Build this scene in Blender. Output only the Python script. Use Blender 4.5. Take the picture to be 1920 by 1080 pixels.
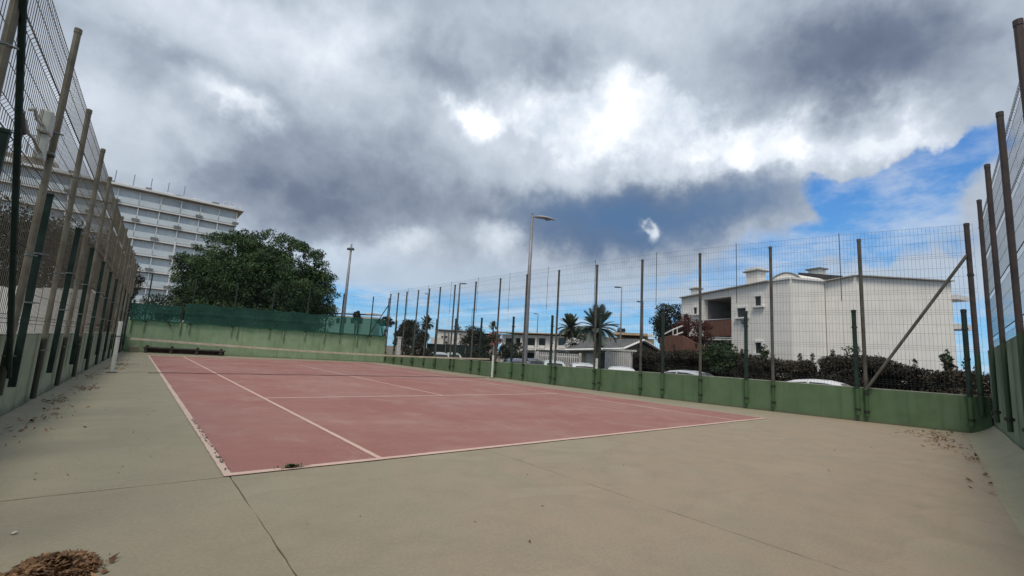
import bpy, bmesh, math, random
import numpy as np
from mathutils import Vector, Matrix

random.seed(7)
rng = np.random.default_rng(7)
scene = bpy.context.scene
for o in list(bpy.data.objects):
    bpy.data.objects.remove(o)
COL = scene.collection

# ------------------------------------------------------------------ camera
CAM = np.array([-0.81045, -4.69976, 1.18374])
YAW, PITCH, ROLL, FPX = 0.6863201, 0.1407439, 0.0598207, 854.592
_fw = np.array([math.sin(YAW) * math.cos(PITCH), math.cos(YAW) * math.cos(PITCH), math.sin(PITCH)])
_r = np.array([math.cos(YAW), -math.sin(YAW), 0.0])
_u = np.cross(_r, _fw)
RGT = _r * math.cos(ROLL) + _u * math.sin(ROLL)
UPV = -_r * math.sin(ROLL) + _u * math.cos(ROLL)
cam_d = bpy.data.cameras.new('camera')
cam_d.sensor_width = 36.0
cam_d.lens = FPX / 1920 * 36.0
cam_d.clip_start = 0.05
cam_d.clip_end = 6000
cam = bpy.data.objects.new('camera', cam_d)
COL.objects.link(cam)
M3 = Matrix(((RGT[0], UPV[0], -_fw[0]), (RGT[1], UPV[1], -_fw[1]), (RGT[2], UPV[2], -_fw[2])))
cam.matrix_world = Matrix.Translation(Vector(CAM)) @ M3.to_4x4()
scene.camera = cam


def ray(px, py):
    return _fw + RGT * (px - 960) / FPX - UPV * (py - 540) / FPX


def pt(px, py, dep):
    """the place a given number of metres ahead that lies on this line of sight"""
    return CAM + ray(px, py) * dep


def hz(px):
    """horizon height in the picture at px"""
    a = _fw[2] + RGT[2] * (px - 960) / FPX
    return 540 + a * FPX / UPV[2]


def at(px, dep):
    p = pt(px, hz(px), dep)
    return float(p[0]), float(p[1])


def zat(px, py, dep):
    return float(pt(px, py, dep)[2])


# ------------------------------------------------------------------ colour management, world, sun
scene.render.engine = 'CYCLES'
scene.view_settings.view_transform = 'Standard'
scene.view_settings.look = 'None'
scene.view_settings.gamma = 1.0
scene.view_settings.use_curve_mapping = False
scene.view_settings.exposure = 0.55
scene.cycles.max_bounces = 6
scene.cycles.transparent_max_bounces = 24

SUN_AZ, SUN_EL = math.radians(236), math.radians(58)

world = bpy.data.worlds.new('World')
scene.world = world
world.use_nodes = True


class NT:
    def __init__(self, tree):
        self.t = tree
        tree.nodes.clear()

    def n(self, typ, **kw):
        nd = self.t.nodes.new(typ)
        for k, v in kw.items():
            setattr(nd, k, v)
        return nd

    def set(self, sock, v):
        if isinstance(v, bpy.types.NodeSocket):
            self.t.links.new(v, sock)
        elif v is not None:
            sock.default_value = v

    def math(self, op, a, b=None, c=None, clamp=False):
        nd = self.n('ShaderNodeMath', operation=op, use_clamp=clamp)
        self.set(nd.inputs[0], a)
        if b is not None:
            self.set(nd.inputs[1], b)
        if c is not None:
            self.set(nd.inputs[2], c)
        return nd.outputs[0]

    def vmath(self, op, a, b=None, scale=None):
        nd = self.n('ShaderNodeVectorMath', operation=op)
        self.set(nd.inputs[0], a)
        if b is not None:
            self.set(nd.inputs[1], b)
        if scale is not None:
            self.set(nd.inputs['Scale'], scale)
        return nd.outputs['Value'] if op in ('LENGTH', 'DOT_PRODUCT') else nd.outputs[0]

    def noise(self, vec, scale, detail=4, rough=.55, lac=2.0, dist=0.0, col=False):
        nd = self.n('ShaderNodeTexNoise')
        self.set(nd.inputs['Vector'], vec)
        nd.inputs['Scale'].default_value = scale
        nd.inputs['Detail'].default_value = detail
        nd.inputs['Roughness'].default_value = rough
        nd.inputs['Lacunarity'].default_value = lac
        nd.inputs['Distortion'].default_value = dist
        return nd.outputs['Color' if col else 'Fac']

    def mix(self, fac, a, b):
        nd = self.n('ShaderNodeMix', data_type='RGBA')
        self.set(nd.inputs[0], fac)
        self.set(nd.inputs[6], a)
        self.set(nd.inputs[7], b)
        return nd.outputs[2]

    def mrange(self, v, a, b, c=0.0, d=1.0, smooth=True):
        nd = self.n('ShaderNodeMapRange', interpolation_type='SMOOTHSTEP' if smooth else 'LINEAR')
        self.set(nd.inputs[0], v)
        for i, x in enumerate((a, b, c, d)):
            nd.inputs[1 + i].default_value = x
        return nd.outputs[0]

    def ramp(self, v, stops, interp='LINEAR'):
        nd = self.n('ShaderNodeValToRGB')
        self.set(nd.inputs[0], v)
        cr = nd.color_ramp
        cr.interpolation = interp
        while len(cr.elements) > 1:
            cr.elements.remove(cr.elements[-1])
        cr.elements[0].position = stops[0][0]
        cr.elements[0].color = (*stops[0][1], 1)
        for p, c in stops[1:]:
            e = cr.elements.new(p)
            e.color = (*c, 1)
        return nd.outputs[0]


def srgb(r, g, b):
    f = lambda c: ((c / 255 + .055) / 1.055) ** 2.4 if c > 10 else c / 255 / 12.92
    return (f(r), f(g), f(b))


def foot(px, py):
    """picture column, at horizon height, of the plumb line through a point of the picture"""
    return px - (hz(px) - py) * (1320.6 - px) / (5480.7 + py)


def azel(px, py):
    d = ray(px, py)
    d = d / np.linalg.norm(d)
    return math.atan2(d[0], d[1]), math.asin(d[2])


def build_sky():
    t = NT(world.node_tree)
    tc = t.n('ShaderNodeTexCoord')
    D = tc.outputs['Generated']
    sep = t.n('ShaderNodeSeparateXYZ')
    t.set(sep.inputs[0], D)
    x, y, z = sep.outputs
    az = t.math('ARCTAN2', x, y)
    el = t.math('ARCSINE', z)
    # flat cloud-deck coordinates: clouds shrink towards the horizon
    zz = t.math('ADD', t.math('MAXIMUM', z, 0.0), 0.16)
    deck = t.n('ShaderNodeCombineXYZ')
    t.set(deck.inputs[0], t.math('DIVIDE', x, zz))
    t.set(deck.inputs[1], t.math('DIVIDE', y, zz))
    deckv = deck.outputs[0]
    # billow the cloud outlines
    w1 = t.noise(D, 5.0, 5, .6, col=True)
    w2 = t.noise(D, 17.0, 5, .6, col=True)
    wv = t.vmath('ADD', t.vmath('SCALE', t.vmath('SUBTRACT', w1, (.5, .5, .5)), scale=.17),
                 t.vmath('SCALE', t.vmath('SUBTRACT', w2, (.5, .5, .5)), scale=.058))
    ae = t.n('ShaderNodeCombineXYZ')
    t.set(ae.inputs[0], az)
    t.set(ae.inputs[1], el)
    P = t.vmath('MULTIPLY', t.vmath('ADD', ae.outputs[0], wv), (1, 1, 0))

    def blob(px, py, rx, ry, amp, rot=0.0):
        a0, e0 = azel(px, py)
        a1, e1 = azel(px + rx, py)
        a2, e2 = azel(px, py - ry)
        sx = max(abs(a1 - a0), .01)
        sy = max(abs(e2 - e0), .01)
        m = t.n('ShaderNodeMapping', vector_type='TEXTURE')
        t.set(m.inputs[0], P)
        m.inputs['Location'].default_value = (a0, e0, 0)
        m.inputs['Rotation'].default_value = (0, 0, math.radians(rot))
        m.inputs['Scale'].default_value = (sx, sy, 1)
        return t.mrange(t.vmath('LENGTH', m.outputs[0]), 0.0, 1.0, amp, 0.0)

    def total(lst):
        s = None
        for b in lst:
            v = blob(*b)
            s = v if s is None else t.math('ADD', s, v)
        return s

    bright = [
        (1190, 245, 520, 150, .20), (1000, 300, 330, 110, .12), (1450, 290, 300, 95, .16),
        (900, 222, 70, 50, .42), (895, 225, 140, 95, .16), (985, 183, 120, 62, .30), (1185, 215, 100, 140, .20), (1160, 150, 70, 60, .20),
        (1140, 255, 80, 60, .18), (1330, 295, 190, 75, .26), (1500, 285, 120, 75, .26), (1700, 250, 230, 90, .30),
        (455, 205, 140, 62, .34), (500, 205, 55, 34, .16), (300, 245, 230, 95, .22), (660, 95, 210, 190, .22), (640, 60, 120, 120, .08),
        (330, 10, 420, 150, .22), (230, 320, 180, 80, .16), (1250, 20, 300, 120, .14), (1231, 430, 34, 27, .60),
        (950, 455, 95, 55, .34), (760, 462, 90, 34, .20), (580, 470, 240, 55, .22), (1030, 20, 260, 90, .08), (120, 180, 160, 220, .12),
    ]
    dark = [
        (760, 400, 620, 100, -.18), (1180, 405, 440, 90, -.34), (1130, 465, 260, 60, -.22), (1540, 125, 400, 150, -.36),
        (1740, 110, 400, 150, -.24), (790, 125, 150, 85, -.22), (620, 310, 340, 130, -.16), (340, 135, 230, 70, -.10),
        (520, 380, 300, 75, -.10), (1250, 350, 260, 50, -.10), (1060, 130, 140, 60, -.10),
    ]
    f1 = t.noise(deckv, 1.15, 8, .56)
    f2 = t.noise(D, 5.5, 7, .58)
    puff = t.math('ABSOLUTE', t.math('SUBTRACT', t.noise(t.vmath('ADD', D, t.vmath('SCALE', w1, scale=.10)), 11.0, 4, .5), .5))
    f3 = t.noise(D, 26.0, 5, .62)
    fb = t.math('ADD', t.math('MULTIPLY', t.math('SUBTRACT', f1, .5), .18),
                t.math('ADD', t.math('MULTIPLY', t.math('SUBTRACT', f2, .5), .30), t.math('MULTIPLY', t.math('SUBTRACT', f3, .5), .10)))
    fb = t.math('ADD', fb, t.math('MULTIPLY', t.math('SUBTRACT', .09, puff), .36))
    B = t.math('ADD', t.math('ADD', total(bright), total(dark)), t.math('ADD', fb, .49), clamp=True)
    cloud = t.ramp(B, [(0.0, srgb(80, 91, 110)), (.18, srgb(97, 108, 126)), (.36, srgb(126, 136, 150)), (.55, srgb(156, 165, 177)),
                       (.74, srgb(181, 189, 199)), (.90, srgb(204, 210, 217)), (1.0, srgb(228, 231, 235))])
    # sunlit cumulus bank with lobed edges in front of the grey deck
    bank = t.math('SUBTRACT', total([(1190, 235, 430, 150, 1.0), (930, 215, 240, 110, .6), (1440, 290, 280, 85, .9), (1690, 262, 230, 90, .75), (455, 210, 200, 70, .5)]),
                  total([(1560, 110, 330, 120, 1.0), (1180, 420, 500, 95, .7), (1040, 120, 150, 60, .5)]))
    bank = t.math('ADD', bank, t.math('ADD', t.math('MULTIPLY', t.math('SUBTRACT', f2, .5), 1.5), t.math('MULTIPLY', t.math('SUBTRACT', f3, .5), .55)))
    bankm = t.mrange(bank, .40, .72, 0, .85)
    lit = t.ramp(t.math('ADD', B, t.math('MULTIPLY', t.math('SUBTRACT', f3, .5), .5)), [(.30, srgb(150, 162, 178)), (.62, srgb(184, 193, 204)), (.85, srgb(208, 213, 219)), (1.0, srgb(230, 232, 235))])
    cloud = t.mix(bankm, cloud, lit)
    # bluish cast of the low dark bank
    cool = total([(1180, 415, 380, 110, .95), (1420, 380, 240, 90, .45)])
    cloud = t.mix(t.math('MULTIPLY', cool, t.mrange(B, .75, .25), clamp=True), cloud, (*srgb(72, 100, 134), 1))
    # openings of clear sky
    openf = total([(1790, 300, 190, 120, 1.25), (1680, 375, 260, 90, 1.25), (1560, 355, 140, 80, 1.0), (1860, 250, 110, 70, .6),
                   (1670, 440, 330, 85, .92), (1480, 485, 330, 80, .80), (1250, 540, 420, 60, .6)])
    openf = t.math('SUBTRACT', openf, total([(1640, 285, 150, 75, .9), (1720, 240, 200, 70, .7), (1470, 285, 150, 75, .6)]))
    elw = t.math('ADD', el, t.math('MULTIPLY', t.math('SUBTRACT', f2, .5), .11))
    low = t.mrange(elw, .170, .070, 0, 1.0)
    openf = t.math('MAXIMUM', openf, low)
    openf = t.math('ADD', openf, t.math('MULTIPLY', t.math('SUBTRACT', f2, .5), 1.0))
    openm = t.mrange(openf, .25, .85)
    sky = t.n('ShaderNodeTexSky', sky_type='NISHITA')
    sky.sun_disc = False
    sky.sun_elevation = SUN_EL
    sky.sun_rotation = SUN_AZ
    sky.air_density = 1.0
    sky.dust_density = .6
    sky.ozone_density = 2.0
    graded = t.vmath('MULTIPLY', sky.outputs[0], (.62, .92, 1.10))
    clear_hi = srgb(58, 112, 176)
    clear_lo = srgb(118, 164, 196)
    grad = t.ramp(t.mrange(el, 0.0, .36, 0, 1, smooth=False), [(0, clear_lo), (.30, srgb(92, 148, 196)), (1, clear_hi)])
    grad10 = t.vmath('SCALE', grad, scale=10.0)
    blue = t.mix(.75, graded, grad10)
    # light haze band over the far clouds
    lowcloud = t.mix(t.mrange(el, .30, .06, 0, .85), cloud, (*srgb(156, 173, 190), 1))
    cl10 = t.vmath('SCALE', t.mix(t.mrange(elw, .235, .165, 0, 1), cloud, lowcloud), scale=10.0)
    # wispy veil inside the openings
    veil = t.math('MULTIPLY', t.mrange(t.noise(deckv, 2.2, 7, .62), .40, .70), .70)
    blue = t.mix(veil, blue, (4.2, 4.7, 5.4, 1))
    colr = t.mix(openm, cl10, blue)
    colr = t.mix(t.mrange(z, 0.0, -.05), colr, (2.0, 2.2, 2.4, 1))
    bg = t.n('ShaderNodeBackground')
    t.set(bg.inputs[0], colr)
    bg.inputs[1].default_value = 0.1
    out = t.n('ShaderNodeOutputWorld')
    t.t.links.new(bg.outputs[0], out.inputs[0])


build_sky()
world.cycles.sampling_method = 'AUTOMATIC'

sun_d = bpy.data.lights.new('sun', 'SUN')
sun_d.energy = 1.5
sun_d.angle = math.radians(24)
sun_d.color = (1.0, .91, .78)
sun = bpy.data.objects.new('sun', sun_d)
COL.objects.link(sun)
_sd = Vector((math.sin(SUN_AZ) * math.cos(SUN_EL), math.cos(SUN_AZ) * math.cos(SUN_EL), math.sin(SUN_EL)))
sun.rotation_euler = _sd.to_track_quat('Z', 'Y').to_euler()
sun.location = (0, -10, 40)


# ------------------------------------------------------------------ helpers: materials
def mat(name, col, rough=.75, var=.18, scale=3.0, col2=None, metal=0.0, bump=.0, bscale=60.0, grime=None, gscale=.8, gamt=.5,
        streak=None, spec=.35, island=0.0, stretch=None, trans=0.0, paint=None, tcol=None, obj=0.0, foot=None, peel=None):
    m = bpy.data.materials.new(name)
    m.use_nodes = True
    t = NT(m.node_tree)
    geo = t.n('ShaderNodeNewGeometry')
    P = geo.outputs['Position']
    Q = t.vmath('MULTIPLY', P, stretch) if stretch else P
    nz = t.noise(Q, scale, 6, .6)
    nz = t.mrange(nz, .28, .72, 0, 1)
    a = tuple(c * (1 - var) for c in col)
    b = col2 if col2 else tuple(min(1, c * (1 + var)) for c in col)
    c = t.mix(nz, (*a, 1), (*b, 1))
    if grime:
        g = t.noise(P, gscale, 7, .62)
        c = t.mix(t.mrange(g, .50, .72, 0, gamt), c, (*grime, 1))
    if streak:  # rain streaks running down a face
        s = t.noise(t.vmath('MULTIPLY', P, (5.0, 5.0, .35)), 1.0, 5, .6)
        c = t.mix(t.mrange(s, .50, .70, 0, streak[1]), c, (*streak[0], 1))
    if paint:  # the wall's paint carried over onto the fitting below a height
        sp = t.n('ShaderNodeSeparateXYZ')
        t.set(sp.inputs[0], P)
        c = t.mix(t.mrange(sp.outputs[2], paint[0] + .02, paint[0] - .02), c, (*paint[1], 1))
    if island:
        v = t.mrange(geo.outputs['Random Per Island'], 0, 1, 1 - island, 1 + island, smooth=False)
        c = t.vmath('MULTIPLY', c, t_comb(t, v))
    if peel:  # flaked and patched paint with hard little edges
        pl = t.math('ADD', t.noise(P, 1.7, 9, .70), t.math('MULTIPLY', t.noise(P, .45, 2, .5), .25))
        c = t.mix(t.mrange(pl, peel[0], peel[0] + .035, 0, peel[2]), c, (*peel[1], 1))
    if obj:
        oi = t.n('ShaderNodeObjectInfo').outputs['Random']
        c = t.vmath('MULTIPLY', c, t_comb(t, t.mrange(oi, 0, 1, 1 - obj, 1 + obj * .25, smooth=False)))
    if foot:  # darker brownish band along the foot of a wall, uneven in height
        sp2 = t.n('ShaderNodeSeparateXYZ')
        t.set(sp2.inputs[0], P)
        hgt = t.math('SUBTRACT', sp2.outputs[2], t.math('MULTIPLY', t.noise(P, 2.3, 6, .65), foot[0] * 2))
        c = t.mix(t.mrange(hgt, 0.0, -foot[0], 0, .75), c, (*foot[1], 1))
    bs = t.n('ShaderNodeBsdfPrincipled')
    t.set(bs.inputs['Base Color'], c)
    bs.inputs['Roughness'].default_value = rough
    bs.inputs['Metallic'].default_value = metal
    bs.inputs['Specular IOR Level'].default_value = spec
    if bump:
        bn = t.n('ShaderNodeBump')
        bn.inputs['Strength'].default_value = bump
        bn.inputs['Distance'].default_value = .01
        t.set(bn.inputs['Height'], t.noise(P, bscale, 5, .65))
        t.t.links.new(bn.outputs[0], bs.inputs['Normal'])
    sh = bs.outputs[0]
    if trans:
        tr = t.n('ShaderNodeBsdfTransparent')
        if tcol: tr.inputs[0].default_value = (*tcol, 1)
        ms = t.n('ShaderNodeMixShader')
        ms.inputs[0].default_value = trans
        t.t.links.new(sh, ms.inputs[1])
        t.t.links.new(tr.outputs[0], ms.inputs[2])
        sh = ms.outputs[0]
    out = t.n('ShaderNodeOutputMaterial')
    t.t.links.new(sh, out.inputs[0])
    return m


def t_comb(t, v):
    cb = t.n('ShaderNodeCombineXYZ')
    for i in range(3):
        t.set(cb.inputs[i], v)
    return cb.outputs[0]


def ground_mat(name, base, tint, speck, fine_amt=.12, worn=None, wornamt=.5, bump=.25, edge=None):
    """painted concrete: broad tint patches, dusty mottling, specks"""
    m = bpy.data.materials.new(name)
    m.use_nodes = True
    t = NT(m.node_tree)
    geo = t.n('ShaderNodeNewGeometry')
    P = geo.outputs['Position']
    a = t.noise(P, .38, 6, .6)
    c = t.mix(t.mrange(a, .32, .68), (*base, 1), (*tint, 1))
    if edge:  # paint worn down to bare beige concrete where players stand behind the baseline
        q = t.vmath('MULTIPLY', t.vmath('SUBTRACT', P, (7.0, -2.4, 0)), (1 / 9.0, 1 / 4.2, 0))
        k = t.math('ADD', t.vmath('LENGTH', q), t.math('MULTIPLY', t.math('SUBTRACT', a, .5), 1.6))
        c = t.mix(t.mrange(k, 1.25, .35), c, (*edge, 1))
    b = t.noise(P, 2.6, 8, .68)
    c = t.mix(t.mrange(b, .35, .72, 0, .40), c, (*[k * .84 for k in base], 1))
    if worn:
        w = t.noise(t.vmath('MULTIPLY', P, (1.0, .45, 1)), 1.3, 9, .70)
        c = t.mix(t.mrange(w, .50, .66, 0, wornamt), c, (*worn, 1))
    f = t.noise(P, 45, 6, .75)
    c = t.mix(t.mrange(f, .25, .75, -.0, 1), t.vmath('SCALE', c, scale=1 - fine_amt), t.vmath('SCALE', c, scale=1 + fine_amt))
    s = t.noise(P, 120, 2, .5)
    c = t.mix(t.mrange(s, .69, .76, 0, .45), c, (*speck, 1))
    st = t.noise(P, 7.0, 6, .6)
    c = t.mix(t.mrange(st, .62, .80, 0, .30), c, (*[k * .6 for k in base], 1))
    pd = t.noise(t.vmath('MULTIPLY', P, (.8, 1.6, 1)), .9, 3, .5, dist=.8)   # dried puddle rims and scuffs
    ring_ = t.math('SUBTRACT', 1.0, t.math('MULTIPLY', t.math('ABSOLUTE', t.math('SUBTRACT', pd, .56)), 26.0), clamp=True)
    c = t.mix(t.math('MULTIPLY', ring_, .09), c, (*[k * .66 for k in base], 1))
    c = t.mix(t.mrange(pd, .56, .66, 0, .16), c, (*[min(1, k * 1.25) for k in tint], 1))
    sc_ = t.noise(t.vmath('MULTIPLY', P, (9.0, .9, 1)), 1.0, 4, .6)
    c = t.mix(t.mrange(sc_, .66, .80, 0, .22), c, (*[k * .72 for k in base], 1))
    bs = t.n('ShaderNodeBsdfPrincipled')
    t.set(bs.inputs['Base Color'], c)
    bs.inputs['Roughness'].default_value = .88
    bs.inputs['Specular IOR Level'].default_value = .25
    bn = t.n('ShaderNodeBump')
    bn.inputs['Strength'].default_value = bump
    bn.inputs['Distance'].default_value = .006
    t.set(bn.inputs['Height'], t.math('ADD', t.noise(P, 70, 6, .7), t.math('MULTIPLY', b, 1.5)))
    t.t.links.new(bn.outputs[0], bs.inputs['Normal'])
    out = t.n('ShaderNodeOutputMaterial')
    t.t.links.new(bs.outputs[0], out.inputs[0])
    return m


def line_mat(name, paintc, under, lo=.55, hi=.68):
    m = bpy.data.materials.new(name)
    m.use_nodes = True
    t = NT(m.node_tree)
    P = t.n('ShaderNodeNewGeometry').outputs['Position']
    w = t.noise(P, 9, 8, .72)
    w2 = t.noise(P, 1.1, 4, .6)
    k = t.math('ADD', t.mrange(w, lo, hi), t.mrange(w2, .48, .80, 0, .4), clamp=True)
    c = t.mix(k, (*paintc, 1), (*under, 1))
    c = t.mix(t.mrange(t.noise(P, 60, 4, .7), .3, .7), t.vmath('SCALE', c, scale=.9), t.vmath('SCALE', c, scale=1.08))
    bs = t.n('ShaderNodeBsdfPrincipled')
    t.set(bs.inputs['Base Color'], c)
    bs.inputs['Roughness'].default_value = .85
    out = t.n('ShaderNodeOutputMaterial')
    t.t.links.new(bs.outputs[0], out.inputs[0])
    return m


# ------------------------------------------------------------------ helpers: meshes
class MB:
    def __init__(self):
        self.v, self.f, self.mi, self.cur = [], [], [], 0

    def quad(self, *p):
        n = len(self.v)
        self.v += [tuple(map(float, q)) for q in p]
        self.f.append(tuple(range(n, n + len(p))))
        self.mi.append(self.cur)
        return self

    def box(self, x0, x1, y0, y1, z0, z1, M=None):
        c = [(x0, y0, z0), (x1, y0, z0), (x1, y1, z0), (x0, y1, z0), (x0, y0, z1), (x1, y0, z1), (x1, y1, z1), (x0, y1, z1)]
        if M is not None:
            c = [tuple(M @ Vector(q)) for q in c]
        n = len(self.v)
        self.v += c
        for f in ((0, 3, 2, 1), (4, 5, 6, 7), (0, 1, 5, 4), (1, 2, 6, 5), (2, 3, 7, 6), (3, 0, 4, 7)):
            self.f.append(tuple(n + i for i in f))
            self.mi.append(self.cur)
        return self

    def obox(self, a, b, w, z0, z1, off=0.0):
        """a box standing on the plan segment a-b, w thick, offset to its left"""
        a = Vector((a[0], a[1], 0)); b = Vector((b[0], b[1], 0))
        d = (b - a).normalized(); n = Vector((-d.y, d.x, 0))
        return self.prism([a + n * (off - w / 2), b + n * (off - w / 2), b + n * (off + w / 2), a + n * (off + w / 2)], z0, z1)

    def prism(self, poly, z0, z1):
        P = [(p[0], p[1]) for p in poly]
        ar = sum(P[i][0] * P[(i + 1) % len(P)][1] - P[(i + 1) % len(P)][0] * P[i][1] for i in range(len(P)))
        if ar < 0:
            P = P[::-1]
        n = len(self.v); k = len(P)
        h0 = z0 if hasattr(z0, '__len__') else [z0] * k
        h1 = z1 if hasattr(z1, '__len__') else [z1] * k
        if ar < 0 and hasattr(z1, '__len__'):
            h1 = list(h1)[::-1]
        self.v += [(x, y, float(h)) for (x, y), h in zip(P, h0)] + [(x, y, float(h)) for (x, y), h in zip(P, h1)]
        self.f.append(tuple(n + i for i in reversed(range(k))))
        self.f.append(tuple(n + k + i for i in range(k)))
        for i in range(k):
            j = (i + 1) % k
            self.f.append((n + i, n + j, n + k + j, n + k + i))
        self.mi += [self.cur] * (k + 2)
        return self

    def tube(self, pts, r, n=8, cap=True):
        pts = [Vector(p) for p in pts]
        rs = r if hasattr(r, '__len__') else [r] * len(pts)
        b0 = len(self.v)
        prev = None
        for i, p in enumerate(pts):
            d = (pts[min(i + 1, len(pts) - 1)] - pts[max(i - 1, 0)]).normalized()
            if prev is None:
                ref = Vector((1, 0, 0)) if abs(d.x) < .9 else Vector((0, 1, 0))
                u = d.cross(ref).normalized()
            else:
                u = (prev - d * prev.dot(d)).normalized()
            prev = u
            w = d.cross(u)
            for k in range(n):
                a = 2 * math.pi * k / n
                self.v.append(tuple(p + (u * math.cos(a) + w * math.sin(a)) * rs[i]))
        for i in range(len(pts) - 1):
            for k in range(n):
                k2 = (k + 1) % n
                self.f.append((b0 + i * n + k, b0 + i * n + k2, b0 + (i + 1) * n + k2, b0 + (i + 1) * n + k))
                self.mi.append(self.cur)
        if cap:
            self.f.append(tuple(b0 + k for k in reversed(range(n))))
            self.f.append(tuple(b0 + (len(pts) - 1) * n + k for k in range(n)))
            self.mi += [self.cur] * 2
        return self

    def lathe(self, prof, n=16, o=(0, 0, 0)):
        b0 = len(self.v)
        for r, z in prof:
            for k in range(n):
                a = 2 * math.pi * k / n
                self.v.append((o[0] + r * math.cos(a), o[1] + r * math.sin(a), o[2] + z))
        for i in range(len(prof) - 1):
            for k in range(n):
                k2 = (k + 1) % n
                self.f.append((b0 + i * n + k, b0 + i * n + k2, b0 + (i + 1) * n + k2, b0 + (i + 1) * n + k))
                self.mi.append(self.cur)
        return self

    def mesh(self, name, mats, smooth=False):
        me = bpy.data.meshes.new(name)
        me.from_pydata(self.v, [], self.f)
        for m in (mats if isinstance(mats, (list, tuple)) else [mats]):
            me.materials.append(m)
        me.polygons.foreach_set('material_index', self.mi)
        if smooth:
            me.polygons.foreach_set('use_smooth', [True] * len(me.polygons))
        me.update()
        return me

    def build(self, name, mats, parent=None, smooth=False, loc=None, bevel=0.0):
        me = self.mesh(name, mats, smooth)
        o = bpy.data.objects.new(name, me)
        COL.objects.link(o)
        if loc is not None:
            o.location = loc
        if parent is not None:
            o.parent = parent
        if bevel:
            b = o.modifiers.new('edge', 'BEVEL')
            b.width = bevel
            b.segments = 2
            b.limit_method = 'ANGLE'
        return o


def np_mesh(name, V, F, material):
    """V (n,3), F (m,k) numpy, one face size"""
    me = bpy.data.meshes.new(name)
    k = F.shape[1]
    me.vertices.add(len(V)); me.vertices.foreach_set('co', V.astype(np.float32).ravel())
    me.loops.add(F.size); me.loops.foreach_set('vertex_index', F.astype(np.int32).ravel())
    me.polygons.add(len(F)); me.polygons.foreach_set('loop_start', np.arange(0, F.size, k, dtype=np.int32))
    me.materials.append(material)
    me.update(calc_edges=True)
    me.validate()
    return me


def link(name, me, parent=None, loc=(0, 0, 0), rot=(0, 0, 0)):
    o = bpy.data.objects.new(name, me)
    o.location = loc
    o.rotation_euler = rot
    if parent is not None:
        o.parent = parent
    COL.objects.link(o)
    return o


def tag(o, label=None, cat=None, group=None, kind=None):
    if label: o['label'] = label
    if cat: o['category'] = cat
    if group: o['group'] = group
    if kind: o['kind'] = kind
    return o


def thing(name, label, cat, loc=(0, 0, 0), rz=0.0, group=None):
    o = bpy.data.objects.new(name, None)
    o.empty_display_size = .3
    o.location = loc
    o.rotation_euler = (0, 0, rz)
    COL.objects.link(o)
    return tag(o, label, cat, group)


def dup(o, parent=None, loc=None, rz=None):
    c = o.copy()
    COL.objects.link(c)
    if parent is not None:
        c.parent = parent
    if loc is not None:
        c.location = loc
    if rz is not None:
        c.rotation_euler = (0, 0, rz)
    for ch in list(o.children):
        dup(ch, c)
    return c


# ------------------------------------------------------------------ materials
M = {}
M['apron_green'] = ground_mat('apron green', (.276, .258, .184), (.304, .274, .200), (.10, .09, .07), worn=(.29, .276, .205), wornamt=.35, edge=(.342, .270, .197))
M['apron_beige'] = ground_mat('apron beige', (.276, .258, .184), (.304, .274, .200), (.10, .09, .07), worn=(.29, .276, .205), wornamt=.35, edge=(.342, .270, .197))
M['apron_mid'] = ground_mat('apron mid', (.276, .258, .184), (.304, .274, .200), (.10, .09, .07), worn=(.29, .276, .205), wornamt=.35, edge=(.342, .270, .197))
M['joint'] = mat('joint dirt', (.105, .088, .064), .95, .3, 20)
M['court_red'] = ground_mat('court red', (.308, .138, .120), (.350, .198, .172), (.16, .07, .06), fine_amt=.10, worn=(.37, .235, .205), wornamt=.6)
M['line'] = line_mat('line paint', (.62, .44, .37), (.42, .23, .19), .62, .80)
M['line_worn'] = line_mat('line paint worn', (.56, .43, .36), (.30, .17, .13), .56, .72)
M['wall_green'] = mat('wall green paint', (.098, .160, .084), .8, .12, 1.6, (.114, .178, .098), bump=.35, bscale=38, grime=(.14, .21, .13), gscale=1.2, gamt=.5, streak=((.055, .10, .05), .45), foot=(.10, (.10, .105, .07)), peel=(.775, (.16, .23, .14), .35))
M['wall_pale'] = mat('wall pale green paint', (.225, .318, .190), .85, .15, 1.4, (.26, .345, .22), bump=.35, bscale=38, grime=(.15, .24, .14), gscale=.9, gamt=.5, streak=((.10, .15, .09), .45), foot=(.13, (.13, .14, .095)), peel=(.775, (.30, .36, .26), .35))
M['wall_grey'] = mat('wall faded green', (.250, .298, .200), .88, .15, 1.4, (.29, .335, .235), bump=.4, bscale=38, grime=(.15, .16, .11), gscale=.8, gamt=.65, streak=((.12, .125, .09), .6), foot=(.16, (.085, .08, .06)), peel=(.76, (.33, .34, .27), .4))
M['wall_near'] = mat('wall near green', (.165, .225, .145), .85, .15, 1.4, (.19, .25, .17), bump=.4, bscale=38, grime=(.06, .085, .055), gscale=.9, gamt=.5, streak=((.05, .07, .045), .5))
M['coping'] = mat('coping', (.30, .32, .26), .9, .2, 4, grime=(.12, .14, .1), gscale=3)
M['ramp'] = ground_mat('ramp concrete', (.315, .300, .200), (.345, .315, .215), (.1, .09, .07))
M['post_olive'] = mat('olive post', (.135, .125, .090), .6, .25, 3.0, (.19, .175, .13), grime=(.10, .06, .035), gscale=2.5, gamt=.6, metal=.15, paint=(.98, (.040, .043, .030)))
M['post_right'] = mat('grey post', (.082, .080, .066), .55, .25, 3.0, (.12, .115, .095), grime=(.07, .04, .025), gscale=2.5, gamt=.5, metal=.2, paint=(.80, (.06, .12, .05)))
M['post_far'] = mat('far fence post', (.020, .036, .028), .55, .3, 5.0, (.03, .05, .038), paint=(1.76, (.17, .25, .145)))
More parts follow.
